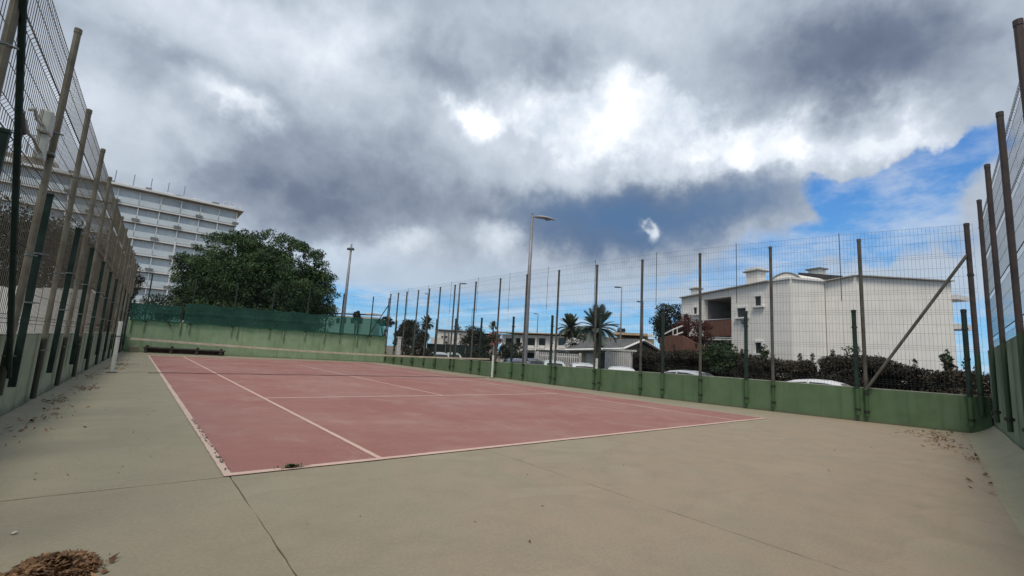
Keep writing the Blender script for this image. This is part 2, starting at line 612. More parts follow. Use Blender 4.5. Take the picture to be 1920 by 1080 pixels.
M['post_rust'] = mat('rusty post', (.062, .050, .050), .6, .3, 4.0, (.09, .070, .066), grime=(.05, .025, .015), gscale=4, gamt=.6, metal=.2, paint=(1.80, (.045, .075, .042)))
M['post_dark'] = mat('dark green post', (.009, .024, .018), .6, .3, 5.0, (.016, .036, .028), spec=.2)
M['post_short'] = mat('short green post', (.014, .032, .024), .5, .3, 5.0, (.022, .045, .034), paint=(.80, (.06, .12, .05)))
M['clamp'] = mat('clamp steel', (.045, .05, .042), .5, .3, 20, metal=.5)
M['clamp_light'] = mat('zinc clamp', (.18, .19, .175), .4, .2, 20, metal=.6)
M['wire_dark'] = mat('green wire', (.030, .042, .038), .6, .3, 8)
M['wire_rust'] = mat('weathered wire', (.075, .064, .046), .65, .3, 6)
M['cloth'] = mat('shade cloth', (.034, .098, .078), .95, .2, 1.2, (.044, .12, .098), trans=.42, spec=.1, tcol=(.30, .58, .50))
M['net'] = mat('net cord', (.10, .055, .048), .9, .2, 8)
M['band'] = mat('net band', (.52, .46, .35), .9, .15, 6, grime=(.32, .25, .17), gscale=2.5, gamt=.6)
M['white_post'] = mat('white post paint', (.62, .64, .58), .5, .1, 5, grime=(.35, .33, .27), gscale=6, gamt=.5)
M['bare_post'] = mat('bare steel', (.20, .205, .20), .5, .2, 8, metal=.3)
M['white_wall'] = mat('white stucco', (.80, .77, .715), .9, .05, .9, bump=.2, bscale=25, grime=(.70, .68, .64), gscale=.5, gamt=.5, streak=((.64, .62, .57), .35))
M['white_trim'] = mat('white trim', (.74, .73, .71), .8, .06, 2)
M['loggia'] = mat('shade-painted loggia plaster', (.24, .225, .225), .9, .08, 1.5)  # white plaster greyed: the loggia's inner shade is put into the colour
M['roof_edge'] = mat('weathered roof edge', (.36, .34, .32), .85, .2, 3)
M['roof_dark'] = mat('dark roof felt', (.045, .043, .047), .9, .25, 3)
M['roof_grey'] = mat('grey roof sheet', (.115, .118, .118), .85, .2, 2.0, grime=(.08, .08, .075), gscale=1.5)
M['tan_roof'] = mat('tan roof', (.48, .36, .23), .85, .15, 1.2)
M['brown_wall'] = mat('brown timber wall', (.150, .070, .050), .8, .25, 3.0, (.185, .09, .066), stretch=(6, 6, .6))
M['shadow_room'] = mat('dim interior', (.10, .095, .10), .9, .2, 2)
M['glass_dark'] = mat('dark window glass', (.030, .032, .036), .12, .3, 1.5, spec=.6)
M['glass_blue'] = mat('pale blue glass', (.62, .74, .82), .4, .22, .12, (.82, .86, .87), spec=.5, obj=.25)
M['hotel_white'] = mat('hotel white', (.74, .74, .73), .85, .06, .5, grime=(.64, .64, .63), gscale=.3, gamt=.4)
M['hotel_tan'] = mat('hotel soffit', (.30, .265, .22), .85, .1, .5)  # tan darkened so shade under the slabs is in the colour; penthouse shares it
M['hotel_rail'] = mat('hotel frosted balustrade', (.62, .69, .72), .35, .08, .3)
M['ac'] = mat('grey unit', (.20, .20, .19), .7, .15, 3)
M['sign_blue'] = mat('blue sign', (.055, .12, .20), .6, .1, 2)
M['lamp_grey'] = mat('galvanised lamp pole', (.24, .24, .25), .5, .15, 3, metal=.35)
M['lamp_dark'] = mat('dark lamp pole', (.10, .105, .115), .5, .2, 3, metal=.3)
M['lamp_head'] = mat('lamp head', (.34, .35, .37), .4, .1, 5)
M['lamp_lens'] = mat('lamp lens', (.14, .15, .17), .25, .1, 5)
M['leaf_tree'] = mat('ficus leaves', (.034, .068, .034), .7, .45, .8, (.088, .142, .056), island=.35, spec=.2)
M['leaf_hedge'] = mat('hedge leaves', (.046, .041, .033), .75, .4, 1.2, (.082, .070, .052), island=.4, spec=.15)
M['leaf_green'] = mat('green leaves', (.030, .055, .020), .65, .4, 1.5, (.052, .085, .032), island=.35)
M['leaf_dark'] = mat('dark leaves', (.026, .032, .024), .7, .4, 1.2, (.048, .056, .036), island=.35, spec=.2)
M['leaf_brown'] = mat('brown dry foliage', (.060, .045, .028), .8, .4, 1.2, (.095, .075, .045), island=.35)
M['leaf_red'] = mat('red bougainvillea', (.085, .022, .020), .8, .4, 1.5, (.12, .04, .03), island=.35)
M['flower_pink'] = mat('pink flowers', (.55, .22, .18), .8, .25, 3, (.70, .42, .34), island=.3)
M['flower_white'] = mat('white flowers', (.62, .60, .58), .8, .15, 3, island=.2)
M['bark'] = mat('bark', (.065, .050, .038), .9, .3, 6, bump=.5, bscale=20)
M['palm_leaf'] = mat('palm leaves', (.065, .088, .060), .6, .35, 2, (.11, .135, .09), island=.3)
M['palm_leaf_blue'] = mat('blue palm leaves', (.095, .130, .110), .6, .35, 2, (.145, .18, .15), island=.3)
M['palm_trunk'] = mat('palm trunk', (.10, .075, .055), .9, .35, 8, bump=.6, bscale=15)
M['whitewash'] = mat('whitewash', (.68, .67, .64), .9, .1, 4)
M['dead_leaf'] = mat('dead leaves', (.150, .078, .042), .85, .45, 9, (.32, .19, .10), island=.45)
M['weed'] = mat('weed leaves', (.070, .105, .045), .7, .4, 20, (.11, .15, .07), island=.35)
M['weed_dry'] = mat('dry weed', (.13, .09, .05), .8, .4, 20, island=.35)
M['picket'] = mat('white picket paint', (.60, .585, .56), .8, .10, 4, grime=(.42, .40, .37), gscale=3)
M['panel_white'] = mat('white board', (.58, .575, .55), .85, .07, 1.5, streak=((.42, .41, .37), .5))
M['tan_wall'] = mat('tan wall', (.40, .33, .25), .9, .1, 2)
M['asphalt'] = mat('asphalt', (.050, .050, .050), .9, .2, 1.2, bump=.3, bscale=60)
M['earth'] = mat('dry earth', (.16, .13, .095), .95, .3, .3, (.22, .18, .13))
M['bench'] = mat('dark timber', (.045, .042, .036), .8, .4, 5)
M['block'] = mat('concrete block', (.20, .185, .13), .9, .2, 6)
M['device'] = mat('pale plastic', (.40, .42, .38), .5, .1, 10)
M['device_dark'] = mat('dark plastic', (.05, .05, .055), .5, .2, 10)
M['tyre'] = mat('tyre', (.02, .02, .02), .8, .2, 10)
M['rim'] = mat('wheel rim', (.35, .35, .36), .35, .1, 10, metal=.7)
M['car_glass'] = mat('car glass', (.020, .024, .026), .06, .2, 2, spec=.7)
M['lens_red'] = mat('tail lamp', (.30, .02, .02), .25, .1, 5)
M['lens_clear'] = mat('head lamp', (.55, .56, .58), .15, .1, 5)
M['plate'] = mat('number plate', (.6, .6, .58), .5, .05, 5)
M['green_fabric'] = mat('dark green screen', (.014, .026, .024), .9, .25, 1.5)
M['stone'] = mat('pale pebble', (.55, .52, .45), .8, .1, 30)


def car_paint(name, c):
    m = mat(name, c, .28, .04, 1.0, spec=.55)
    m.node_tree.nodes['Principled BSDF'].inputs['Coat Weight'].default_value = .5
    return m


# ------------------------------------------------------------------ geometry of the enclosure
STREET_Z = -0.66


def wx(y):
    return 12.45 + (1.6 * ((8 - y) / 11.4) ** 2 if y < 8 else 0.0)


def lx(y):
    return -2.07 + .035 * y


NEAR_K = .135


def ny(x):
    return -3.60 - NEAR_K * (14.0 - x)


FAR_A, FAR_B = (-1.05, 28.25), (12.55, 24.65)
R_PATH = [(wx(y), y) for y in np.linspace(-3.55, 24.65, 60)]
L_PATH = [(lx(y), y) for y in (-5.75, 28.35)]
N_PATH = [(x, ny(x)) for x in (-2.3, 14.25)]
F_PATH = [FAR_A, FAR_B]

# ---- ground: terrain, street, apron slabs, court
g = MB()
g.quad((-2500, -2500, -.70), (2500, -2500, -.70), (2500, 2500, -.70), (-2500, 2500, -.70))
tag(g.build('terrain', M['earth']), 'dry earth ground stretching out beyond the court to the horizon', kind='structure')
g = MB()
g.prism([(12.9, -40), (14.9, -3.2), (12.9, 4), (12.85, 40), (12.85, 58), (60, 58), (60, -40)], STREET_Z - .02, STREET_Z)
tag(g.build('street', M['asphalt']), 'asphalt street outside the green side wall', kind='structure')

apron = MB()
apron.prism([(-2.2, -5.75), (14.4, -3.4), (14.2, 4), (12.7, 24.9), (-1.0, 28.6), (-2.4, 0)], -.70, -.022)
apron = tag(apron.build('concrete_apron', M['joint']), 'painted concrete apron round the red court', kind='structure')


def slab(x0, x1, y0, y1, m, xr=None):
    """concrete slab with slightly ragged edges"""
    def edge(a, b):
        n = max(2, int(math.dist(a, b) / .12))
        return [(a[0] + (b[0] - a[0]) * i / n, a[1] + (b[1] - a[1]) * i / n) for i in range(n)]
    c = [(x0, y0), (x1, y0), (x1, y1), (x0, y1)]
    pts = []
    for i in range(4):
        pts += edge(c[i], c[(i + 1) % 4])
    pts = [(x + random.uniform(-.0045, .0045), y + random.uniform(-.0045, .0045)) for x, y in pts]
    b = MB()
    b.prism(pts, -.02, 0.0)
    return b.build('slab', m, apron)


gp = .0032
slab(-2.35, -gp, -5.9, -.085 - gp, M['apron_mid'])
slab(gp, 2.70 - gp, -5.9, -.085 - gp, M['apron_mid'])
slab(2.70 + gp, 5.0 - gp * .4, -5.9, -.085 - gp, M['apron_beige'])
slab(5.0 + gp * .4, 14.5, -5.9, -.085 - gp, M['apron_beige'])
slab(-2.35, 0.02, -.085 + gp * 2.2, 28.6, M['apron_green'])
slab(0.024, 14.5, -.085 + gp * .2, 28.6, M['apron_green'])

W, LN = 10.97, 23.77
b = MB()
pts = []
for (a, c) in (((0, 0), (W, 0)), ((W, 0), (W, LN)), ((W, LN), (0, LN)), ((0, LN), (0, 0))):
    n = int(math.dist(a, c) / .15)
    pts += [(a[0] + (c[0] - a[0]) * i / n + random.uniform(-.006, .006), a[1] + (c[1] - a[1]) * i / n + random.uniform(-.006, .006)) for i in range(n)]
b.prism(pts, .001, .005)
court = tag(b.build('tennis_court', M['court_red']), 'faded red tennis court surface with worn pale lines', kind='structure')


def cline(x0, x1, y0, y1, m='line'):
    b = MB()
    n = max(1, int(max(x1 - x0, y1 - y0) / .15))
    lo, hi = [], []
    vert = (y1 - y0) > (x1 - x0)
    for i in range(n + 1):
        s = i / n
        j = random.uniform(-.004, .004); k = random.uniform(-.004, .004)
        if vert:
            lo.append((x0 + j, y0 + (y1 - y0) * s)); hi.append((x1 + k, y0 + (y1 - y0) * s))
        else:
            lo.append((x0 + (x1 - x0) * s, y0 + j)); hi.append((x0 + (x1 - x0) * s, y1 + k))
    for i in range(n):
        q = (lo[i], lo[i + 1], hi[i + 1], hi[i])
        b.quad(*[(p[0], p[1], .009) for p in (q if not vert else q[::-1])])
    return b.build('line', M[m], court)


cline(-.045, .02, .0, LN, 'line_worn')
cline(W - .04, W + .02, .0, LN, 'line_worn')
cline(-.045, W + .02, -.085, -.003)
cline(.02, W - .04, LN - .09, LN)
cline(1.342, 1.398, -.001, LN - .09)
cline(9.568, 9.632, -.001, LN - .09)
cline(1.398, 9.568, 5.445, 5.525)
cline(1.398, 9.568, 18.24, 18.32, 'line_worn')
cline(5.455, 5.515, 5.526, 18.239)
for x in (-.035,):
    for yy in np.cumsum(rng.uniform(.05, .35, 22)):
        pass

# flaking paint along the near end of the outer line: thin raised chips
b = MB()
for i in range(70):
    yy = rng.uniform(.05, 3.2); xx = rng.uniform(-.01, .022)
    L = rng.uniform(.015, .06); w = rng.uniform(.004, .009); a = rng.normal(math.pi / 2, .25)
    d = np.array([math.cos(a), math.sin(a)]) * L; nn = np.array([-math.sin(a), math.cos(a)]) * w
    z = .013
    c0 = np.array([xx, yy])
    b.quad((*(c0 - d), z), (*(c0 + nn), z + .002), (*(c0 + d), z), (*(c0 - nn), z + .003))
tag(b.build('cracked_line_flakes', M['joint'], court), kind='stuff')

# ------------------------------------------------------------------ walls


def wall_thing(path, h, thick, side, m, label, coping=True):
    """path is the inner face line; the thickness goes to the outside"""
    P = [Vector((p[0], p[1], 0)) for p in path]
    out = []
    for i, p in enumerate(P):
        d = (P[min(i + 1, len(P) - 1)] - P[max(i - 1, 0)]).normalized()
        out.append(p + Vector((-d.y, d.x, 0)) * thick * side)
    hs = h if hasattr(h, '__len__') else [h] * len(P)
    root = thing('concrete_wall', label, 'wall', (P[0].x, P[0].y, 0))
    b = MB(); c = MB()
    off = P[0]
    for i in range(len(P) - 1):
        q = [P[i] - off, P[i + 1] - off, out[i + 1] - off, out[i] - off]
        lo, hi = -.70, hs[i]
        A = [(v.x, v.y) for v in q]
        z = [hs[i], hs[i + 1], hs[i + 1], hs[i]]
        f = [(0, 1), (1, 2), (2, 3), (3, 0)]
        bot = [(*A[k], lo) for k in range(4)]
        top = [(*A[k], z[k]) for k in range(4)]
        sides = [0, 2] + ([3] if i == 0 else []) + ([1] if i == len(P) - 2 else [])
        for s in sides:
            k0, k1 = f[s]
            b.quad(bot[k0], bot[k1], top[k1], top[k0])
        b.quad(*top)
        ct = [(A[k][0], A[k][1], z[k] + .004) for k in range(4)]
        ct2 = [(A[k][0], A[k][1], z[k] + .022) for k in range(4)]
        c.quad(*ct2)
        for s in sides:
            k0, k1 = f[s]
            c.quad(ct[k0], ct[k1], ct2[k1], ct2[k0])
    b.build('wall_body', m, root)
    if coping:
        c.build('coping', M['coping'], root)
    return root


rh = [0.82 + (0.60 - 0.82) * max(0, min(1, (y - 2) / 20)) for y in np.linspace(-3.55, 24.65, 60)]
R_H = lambda y: 0.82 + (0.60 - 0.82) * max(0, min(1, (y - 2) / 20))
wall_thing(R_PATH, rh, .18, -1, M['wall_green'], 'low dark green concrete wall between the court and the street')
wall_thing(L_PATH, 1.03, .2, 1, M['wall_grey'], 'stained grey-green concrete wall under the olive fence posts')
wall_thing(F_PATH, 1.78, .2, 1, M['wall_pale'], 'tall pale green concrete end wall below the big dark tree')
wall_thing(N_PATH, 1.85, .2, -1, M['wall_near'], 'tall green end wall with dark posts, meeting the low street wall in a corner')

# sloping concrete haunch along the foot of the near end wall
b = MB()
n = 26
for i in range(n):
    x0, x1 = -2.2 + (14.0 + 2.2) * i / n, -2.2 + (14.0 + 2.2) * (i + 1) / n
    def sec(x):
        f = .23 + .01 * math.sin(x * 1.7)
        return [(x, ny(x) + .02, f)] + [(x + .1 * q, ny(x) + .02 + (.46 + .02 * math.sin(x * 1.3)) * q, max(.0015, f * (1 - q) ** 1.7)) for q in (.15, .3, .5, .7, .85, 1.0)]
    s0, s1 = sec(x0), sec(x1)
    for k in range(6):
        b.quad(s0[k], s0[k + 1], s1[k + 1], s1[k])
tag(b.build('concrete_haunch', M['ramp'], None, smooth=True), 'sloping concrete haunch along the foot of the near end wall', kind='structure')

# ------------------------------------------------------------------ fences
WIRE = .0021


def panel_mesh(name, L, H, m, step=.075, rows=None, r=WIRE, fold=.035):
    """welded mesh panel with horizontal fold ribs, in its own xz plane"""
    b = MB()

    def bar(p, q, rr):
        d = (Vector(q) - Vector(p)).normalized()
        u = Vector((0, 1, 0)); w = d.cross(u)
        base = len(b.v)
        for pp_ in (p, q):
            for k in range(3):
                a = 2 * math.pi * k / 3
                b.v.append(tuple(Vector(pp_) + (u * math.cos(a) + w * math.sin(a)) * rr))
        for k in range(3):
            k2 = (k + 1) % 3
            b.f.append((base + k, base + k2, base + 3 + k2, base + 3 + k)); b.mi.append(0)
    nv = int(round(L / step))
    folds = [z for z in np.arange(.12, H, .86)]
    prof = [(0.0, 0.0)]
    for z in folds:
        prof += [(z, 0.0), (z + .05, -fold), (z + .10, 0.0)]
    prof = [p for p in prof if p[0] <= H - .01] + [(H, 0.0)]
    for i in range(nv + 1):
        x = L * i / nv
        for (z0, y0), (z1, y1) in zip(prof[:-1], prof[1:]):
            bar((x, y0, z0), (x, y1, z1), r)
    zs = []
    for z in folds:
        zs += [(z, 0.0), (z + .05, -fold), (z + .10, 0.0)]
    zs += [(H - .004, 0.0)]
    for z in np.arange(.30, H, .215):
        if all(abs(z - q) > .09 for q, _ in zs):
            zs.append((z, 0.0))
    for z, y in zs:
        bar((0, y, z), (L, y, z), r * 1.15)
    return b.mesh(name, m)


def path_point(path, s):
    P = [Vector((p[0], p[1], 0)) for p in path]
    for a, c in zip(P[:-1], P[1:]):
        d = (c - a).length
        if s <= d or c is P[-1]:
            return a + (c - a) * (s / d), (c - a).normalized()
        s -= d


def path_len(path):
    return sum(math.dist(a, c) for a, c in zip(path[:-1], path[1:]))


def lay_panels(root, path, side, off, rows, m, L=2.55, start=0.0, wr=WIRE, step=.075):
    cache = {}
    tot = path_len(path)
    k = 0
    s = start
    while s < tot - .2:
        e = min(s + L, tot)
        a, _ = path_point(path, s); c, _ = path_point(path, e)
        d = c - a
        n = Vector((-d.y, d.x, 0)).normalized() * side * off
        ln = round(d.length - .006, 2)
        for (z0, h) in rows:
            zz = z0(a.y) if callable(z0) else z0
            key = (round(ln, 2), h)
            if key not in cache:
                cache[key] = panel_mesh('mesh_panel', round(ln, 2), h, m, step, r=wr)
            o = link('mesh_panel', cache[key], root, (a.x + n.x - root.location.x, a.y + n.y - root.location.y, zz), (0, 0, math.atan2(d.y, d.x)))
        s += L
        k += 1


def ring(r, h, m, name='clamp'):
    b = MB()
    b.lathe([(r * .8, -h / 2), (r, -h / 2), (r, h / 2), (r * .8, h / 2)], 10)
    b.box(r * .9, r * 1.8, -.012, .012, -h * .3, h * .3)
    return b.mesh(name, m)


def round_post_mesh(h, r, m):
    b = MB()
    b.tube([(0, 0, 0), (0, 0, h)], r, 10)
    b.lathe([(r * 1.12, h - .05), (r * 1.12, h + .012), (0.001, h + .03)], 10)
    return b.mesh('post', m, smooth=False)


def square_post_mesh(h, w, m):
    b = MB()
    b.box(-w / 2, w / 2, -w / 2, w / 2, 0, h)
    b.box(-w * .58, w * .58, -w * .58, w * .58, h + .001, h + .03)
    return b.mesh('post', m)


def add_post(root, me, x, y, z, rz, clamps=None, zs=(), lean=(0, 0)):
    o = link('post', me, root, (x - root.location.x, y - root.location.y, z), (lean[0], lean[1], rz))
    for zc in zs:
        link('clamp', clamps, o, (0, 0, zc - z))
    return o


def brace(root, p, q, r, m):
    b = MB()
    rl = np.array(root.location)
    P = np.array(p) - rl; Q = np.array(q) - rl
    b.tube([P, Q], r, 8)
    return b.build('brace', m, root)


c_dark = ring(.062, .045, M['clamp'])
c_zinc = ring(.042, .02, M['clamp_light'])
# --- fence on the street side
fr = thing('wire_fence', 'tall welded wire fence on the low green wall along the street', 'fence', (wx(-3.5), -3.5, 0))
pm = round_post_mesh(4.50, .042, M['post_right'])
for y in (-1.45, .55, 2.5, 4.5, 6.4, 8.4, 10.35, 12.3, 14.3, 16.25, 17.8, 19.1, 20.45, 21.9, 23.1, 24.3):
    add_post(fr, pm, wx(y) - .075, y, .13 + (.02 if y < 15 else .0), 0, c_dark, (.26, .70), (random.uniform(-.004, .004), random.uniform(-.006, .006)))
add_post(fr, round_post_mesh(4.4, .05, M['post_rust']), wx(-3.42) - .10, -3.42, .42, 0, c_dark, (.9, 3.6))
sm = round_post_mesh(2.62, .050, M['post_short'])
for y in (-3.25, -1.28, 1.22, 3.7, 6.17, 8.65, 11.13, 13.58, 15.9, 17.9, 20.6, 23.0):
    add_post(fr, sm, wx(y) - .085, y, .16, 0, c_dark, (.30, .92, 1.65, 2.35), (random.uniform(-.004, .004), random.uniform(-.004, .004)))
lay_panels(fr, R_PATH, 1, .03, [(lambda y: R_H(y) + .03, 2.2), (3.07, 1.76)], M['wire_dark'], 2.55, .05)
brace(fr, (wx(-3.4) - .13, -3.38, 4.05), (wx(-1.4) - .12, -1.45, .78), .034, M['post_right'])
# joint rods of the upper panels
b = MB()
for s in np.arange(.05 + 2.55, 27, 2.55):
    a, d = path_point(R_PATH, s)
    b.tube([(a.x - .03 - fr.location.x, a.y - fr.location.y, 3.05), (a.x - .03 - fr.location.x, a.y - fr.location.y, 4.88)], .009, 5)
tag(b.build('joint_rods', M['wire_dark'], fr), kind='stuff')

# --- fence on the left
fl = thing('wire_fence', 'tall rusty wire fence with olive and dark green posts on the stained wall', 'fence', (lx(0), 0, 0))
pm = round_post_mesh(4.62, .036, M['post_olive'])
for y in (-3.4, -1.2, .95, 3.15, 5.24, 7.28, 9.4, 11.65, 14.05, 16.2, 18.3, 20.4, 22.5, 24.6, 26.7):
    add_post(fl, pm, lx(y) + .075, y, .08 if y > 4 else .35, 0, c_zinc, (.80, 2.0, 3.55), (random.uniform(-.005, .005), random.uniform(-.006, .006)))
qm = square_post_mesh(2.45, .072, M['post_dark'])
qc = ring(.056, .02, M['clamp_light'])
for y in (-1.3, 1.2, 3.65, 6.1, 8.55, 11.0, 13.5, 16.0, 18.5, 21.0, 23.5, 26.0):
    add_post(fl, qm, lx(y) + .09, y, .40, .03, qc, (1.45, 2.08), (random.uniform(-.004, .004), random.uniform(-.01, .01)))
lay_panels(fl, L_PATH, 1, -.02, [(1.06, 1.95), (3.03, 1.70)], M['wire_rust'], 2.4, .3, .0037)
brace(fl, (lx(.9) + .10, .62, 4.40), (lx(3.1) + .12, 3.22, .55), .028, M['post_dark'])
# --- far fence
ff = thing('wire_fence', 'thin wire fence above the pale green end wall', 'fence', (FAR_B[0], FAR_B[1], 0))
fd = (Vector((*FAR_A, 0)) - Vector((*FAR_B, 0))).normalized()
fn = Vector((-fd.y, fd.x, 0))
if fn.y > 0: fn = -fn
FP = lambda s, o=.07: Vector((*FAR_B, 0)) + fd * s + fn * o
pm = round_post_mesh(3.15, .036, M['post_far'])
for s in (.12, 1.16, 3.04, 5.1, 7.1, 9.1, 11.2, 13.3):
    p = FP(s)
    add_post(ff, pm, p.x, p.y, 1.20, 0, c_dark, (1.70,))
sm2 = round_post_mesh(1.75, .045, M['post_far'])
for s in (1.95, 3.96, 6.3, 8.8, 11.63, 13.9):
    p = FP(s)
    add_post(ff, sm2, p.x, p.y, 1.10, 0)
brace(ff, FP(.15, .12) + Vector((0, 0, 3.85)), FP(1.35, .12) + Vector((0, 0, 1.55)), .032, M['post_short'])
brace(ff, FP(13.3, .12) + Vector((0, 0, 3.2)), FP(12.05, .12) + Vector((0, 0, 1.5)), .034, M['post_short'])
lay_panels(ff, [tuple(FAR_B), tuple(FAR_A)], 1, .02, [(1.82, 2.6)], M['wire_dark'], 2.35, .05)
# --- near fence
fnr = thing('wire_fence', 'tall zigzag wire fence with rusty brown posts on the near end wall', 'fence', (13.84, ny(13.84), 0))
pm = round_post_mesh(4.32, .036, M['post_rust'])
for x in (11.84, 9.78, 7.73, 5.57, 3.5, 1.4, -.7):
    add_post(fnr, pm, x, ny(x) + .095, .43, 0, c_dark, (.62,), (random.uniform(-.004, .004), random.uniform(-.006, .006)))
lay_panels(fnr, N_PATH[::-1], -1, -.03, [(1.90, 2.85)], M['wire_dark'], 2.05, .40, .0022, .085)

# --- device on the left fence
dv = thing('junction_box', 'pale grey boxy device with conduit arms strapped to an olive fence post', 'electrical box', (lx(2.95) + .02, 2.95, 3.1))
b = MB(); b.box(-.05, .07, -.10, .11, .34, .62); b.build('housing', M['device'], dv, bevel=.02)
b = MB(); b.box(-.04, .06, -.06, .07, .02, .33); b.build('lower_cover', M['device'], dv, bevel=.012)
b = MB(); b.tube([(0, -.1, .42), (-.02, -.32, .40), (-.02, -.55, .45), (-.02, -.72, .36)], .018, 8); b.build('conduit', M['device'], dv, smooth=True)
b = MB(); b.tube([(0, -.06, .12), (-.02, -.3, .18), (-.02, -.62, .13), (-.02, -.85, .2)], .018, 8); b.build('conduit', M['device'], dv, smooth=True)
b = MB(); b.tube([(0, -.95, .02), (0, -1.22, .16)], .032, 10); b.build('dark_spout', M['device_dark'], dv)
b = MB(); b.box(-.06, .12, .075, .215, .14, .17); b.build('strap', M['clamp_light'], dv)

# ------------------------------------------------------------------ shade netting on the far fence
def cloth(s0, s1, label, seed, zt=2.86):
    r = random.Random(seed)
    b = MB()
    nx, nz = int((s1 - s0) / .16), 8
    ph = [r.uniform(0, 6) for _ in range(4)]
    G = []
    for i in range(nx + 1):
        s = s0 + (s1 - s0) * i / nx
        col = []
        sag = -.035 * abs(math.sin(s * 1.31 + ph[3])) + .015 * math.sin(s * 5 + ph[1])
        for j in range(nz + 1):
            f = j / nz
            o = .145 + .012 * math.sin(s * 3.1 + ph[0] + f * 2) + .009 * math.sin(s * 8.7 + ph[1] - f * 5) + .02 * math.exp(-((f - .5) / .08) ** 2)
            p = FP(s, o)
            col.append((p.x, p.y, 1.72 + .02 * math.sin(s * 4 + ph[2]) + (zt + sag - 1.72) * f))
        G.append(col)
    for i in range(nx):
        for j in range(nz):
            b.quad(G[i][j], G[i + 1][j], G[i + 1][j + 1], G[i][j + 1])
    o = b.build('shade_netting', M['cloth'], smooth=True)
    return tag(o, label, 'netting', 'green shade netting on the end fence')


cloth(.25, 11.5, 'long green shade netting strip stretched along the end fence under the tree', 1, 2.90)
cloth(11.68, 13.95, 'short crumpled green shade netting piece beside the olive fence corner', 2, 2.72)
# ties of the lower edge
b = MB()
for s in (.9, 2.2, 3.3, 3.9, 5.6, 7.6, 9.4, 10.9, 11.4):
    p = FP(s, .18)
    b.tube([(p.x, p.y, 1.86), (p.x, p.y - .03, 1.74), (p.x + .02, p.y, 1.6)], .012, 5)

# ------------------------------------------------------------------ net, net posts
net_y = 11.885
net = thing('tennis_net', 'sagging tennis net with a pale canvas top band across the red court', 'net', (5.485, net_y, 0))
pts = [(-.80, .975), (1.16, .915), (3.62, .855), (5.49, .83), (7.57, .825), (9.7, .84), (11.72, .87)]
xs = np.linspace(-.80, 11.72, 40)
zs = np.interp(xs, [p[0] for p in pts], [p[1] for p in pts])
b = MB()
for i in range(39):
    for sgn in (-1, 1):
        q = [(xs[i] - 5.485, sgn * .012, zs[i] - .06), (xs[i + 1] - 5.485, sgn * .012, zs[i + 1] - .06), (xs[i + 1] - 5.485, sgn * .012, zs[i + 1]), (xs[i] - 5.485, sgn * .012, zs[i])]
        b.quad(*(q if sgn < 0 else q[::-1]))
    b.quad((xs[i] - 5.485, -.012, zs[i]), (xs[i + 1] - 5.485, -.012, zs[i + 1]), (xs[i + 1] - 5.485, .012, zs[i + 1]), (xs[i] - 5.485, .012, zs[i]))
b.build('top_band', M['band'], net)
b = MB()
for x in np.arange(-.78, 11.7, .05):
    zt = float(np.interp(x, xs, zs)) - .05
    w = .0007
    x0 = x - 5.485
    b.quad((x0 - w, 0, .012), (x0 + w, 0, .012), (x0 + w, 0, zt), (x0 - w, 0, zt))
    b.quad((x0, -w, .012), (x0, w, .012), (x0, w, zt), (x0, -w, zt))
for k in range(1, 19):
    f = k / 19
    zz = [(.012 + (z - .06 - .012) * f) for z in zs]
    for i in range(39):
        b.quad((xs[i] - 5.485, 0, zz[i] - .0007), (xs[i + 1] - 5.485, 0, zz[i + 1] - .0007), (xs[i + 1] - 5.485, 0, zz[i + 1] + .0007), (xs[i] - 5.485, 0, zz[i] + .0007))
tag(b.build('netting', M['net'], net), kind='stuff')
b = MB()
b.tube([(x - 5.485, -.02 + .012 * math.sin(x * 2.3), .020 + .006 * math.sin(x * 3.7)) for x in np.linspace(-.3, 11.6, 56)], .008, 6)
b.build('bottom_cord', M['net'], net)

np_l = thing('net_post', 'white tubular net post standing by the stained wall', 'net post', (-1.07, 12.0, 0), 0, 'net posts')
b = MB(); b.tube([(0, 0, 0), (0, 0, 1.40)], .048, 12); b.build('pole', M['white_post'], np_l)
b = MB(); b.lathe([(.052, .98), (.056, .98), (.056, 1.0), (.05, 1.0)], 12); b.build('collar', M['clamp'], np_l)
b = MB(); b.lathe([(.12, .006), (.12, .016), (.05, .02)], 12); b.build('foot_plate', M['clamp'], np_l)
b = MB(); b.tube([(.05, 0, .97), (.28, -.1, .975)], .006, 5); b.build('cable', M['clamp'], np_l)
np_r = thing('net_post', 'net post painted white below and bare grey above, before the street wall', 'net post', (11.93, 11.9, 0), 0, 'net posts')
b = MB(); b.tube([(0, 0, 0), (0, 0, 1.02)], .050, 12); b.build('pole', M['white_post'], np_r)
b = MB(); b.tube([(0, 0, 1.021), (0, 0, 1.44)], .047, 12); b.build('bare_top', M['bare_post'], np_r)
b = MB(); b.lathe([(.12, .006), (.12, .016), (.05, .02)], 12); b.build('foot_plate', M['clamp'], np_r)

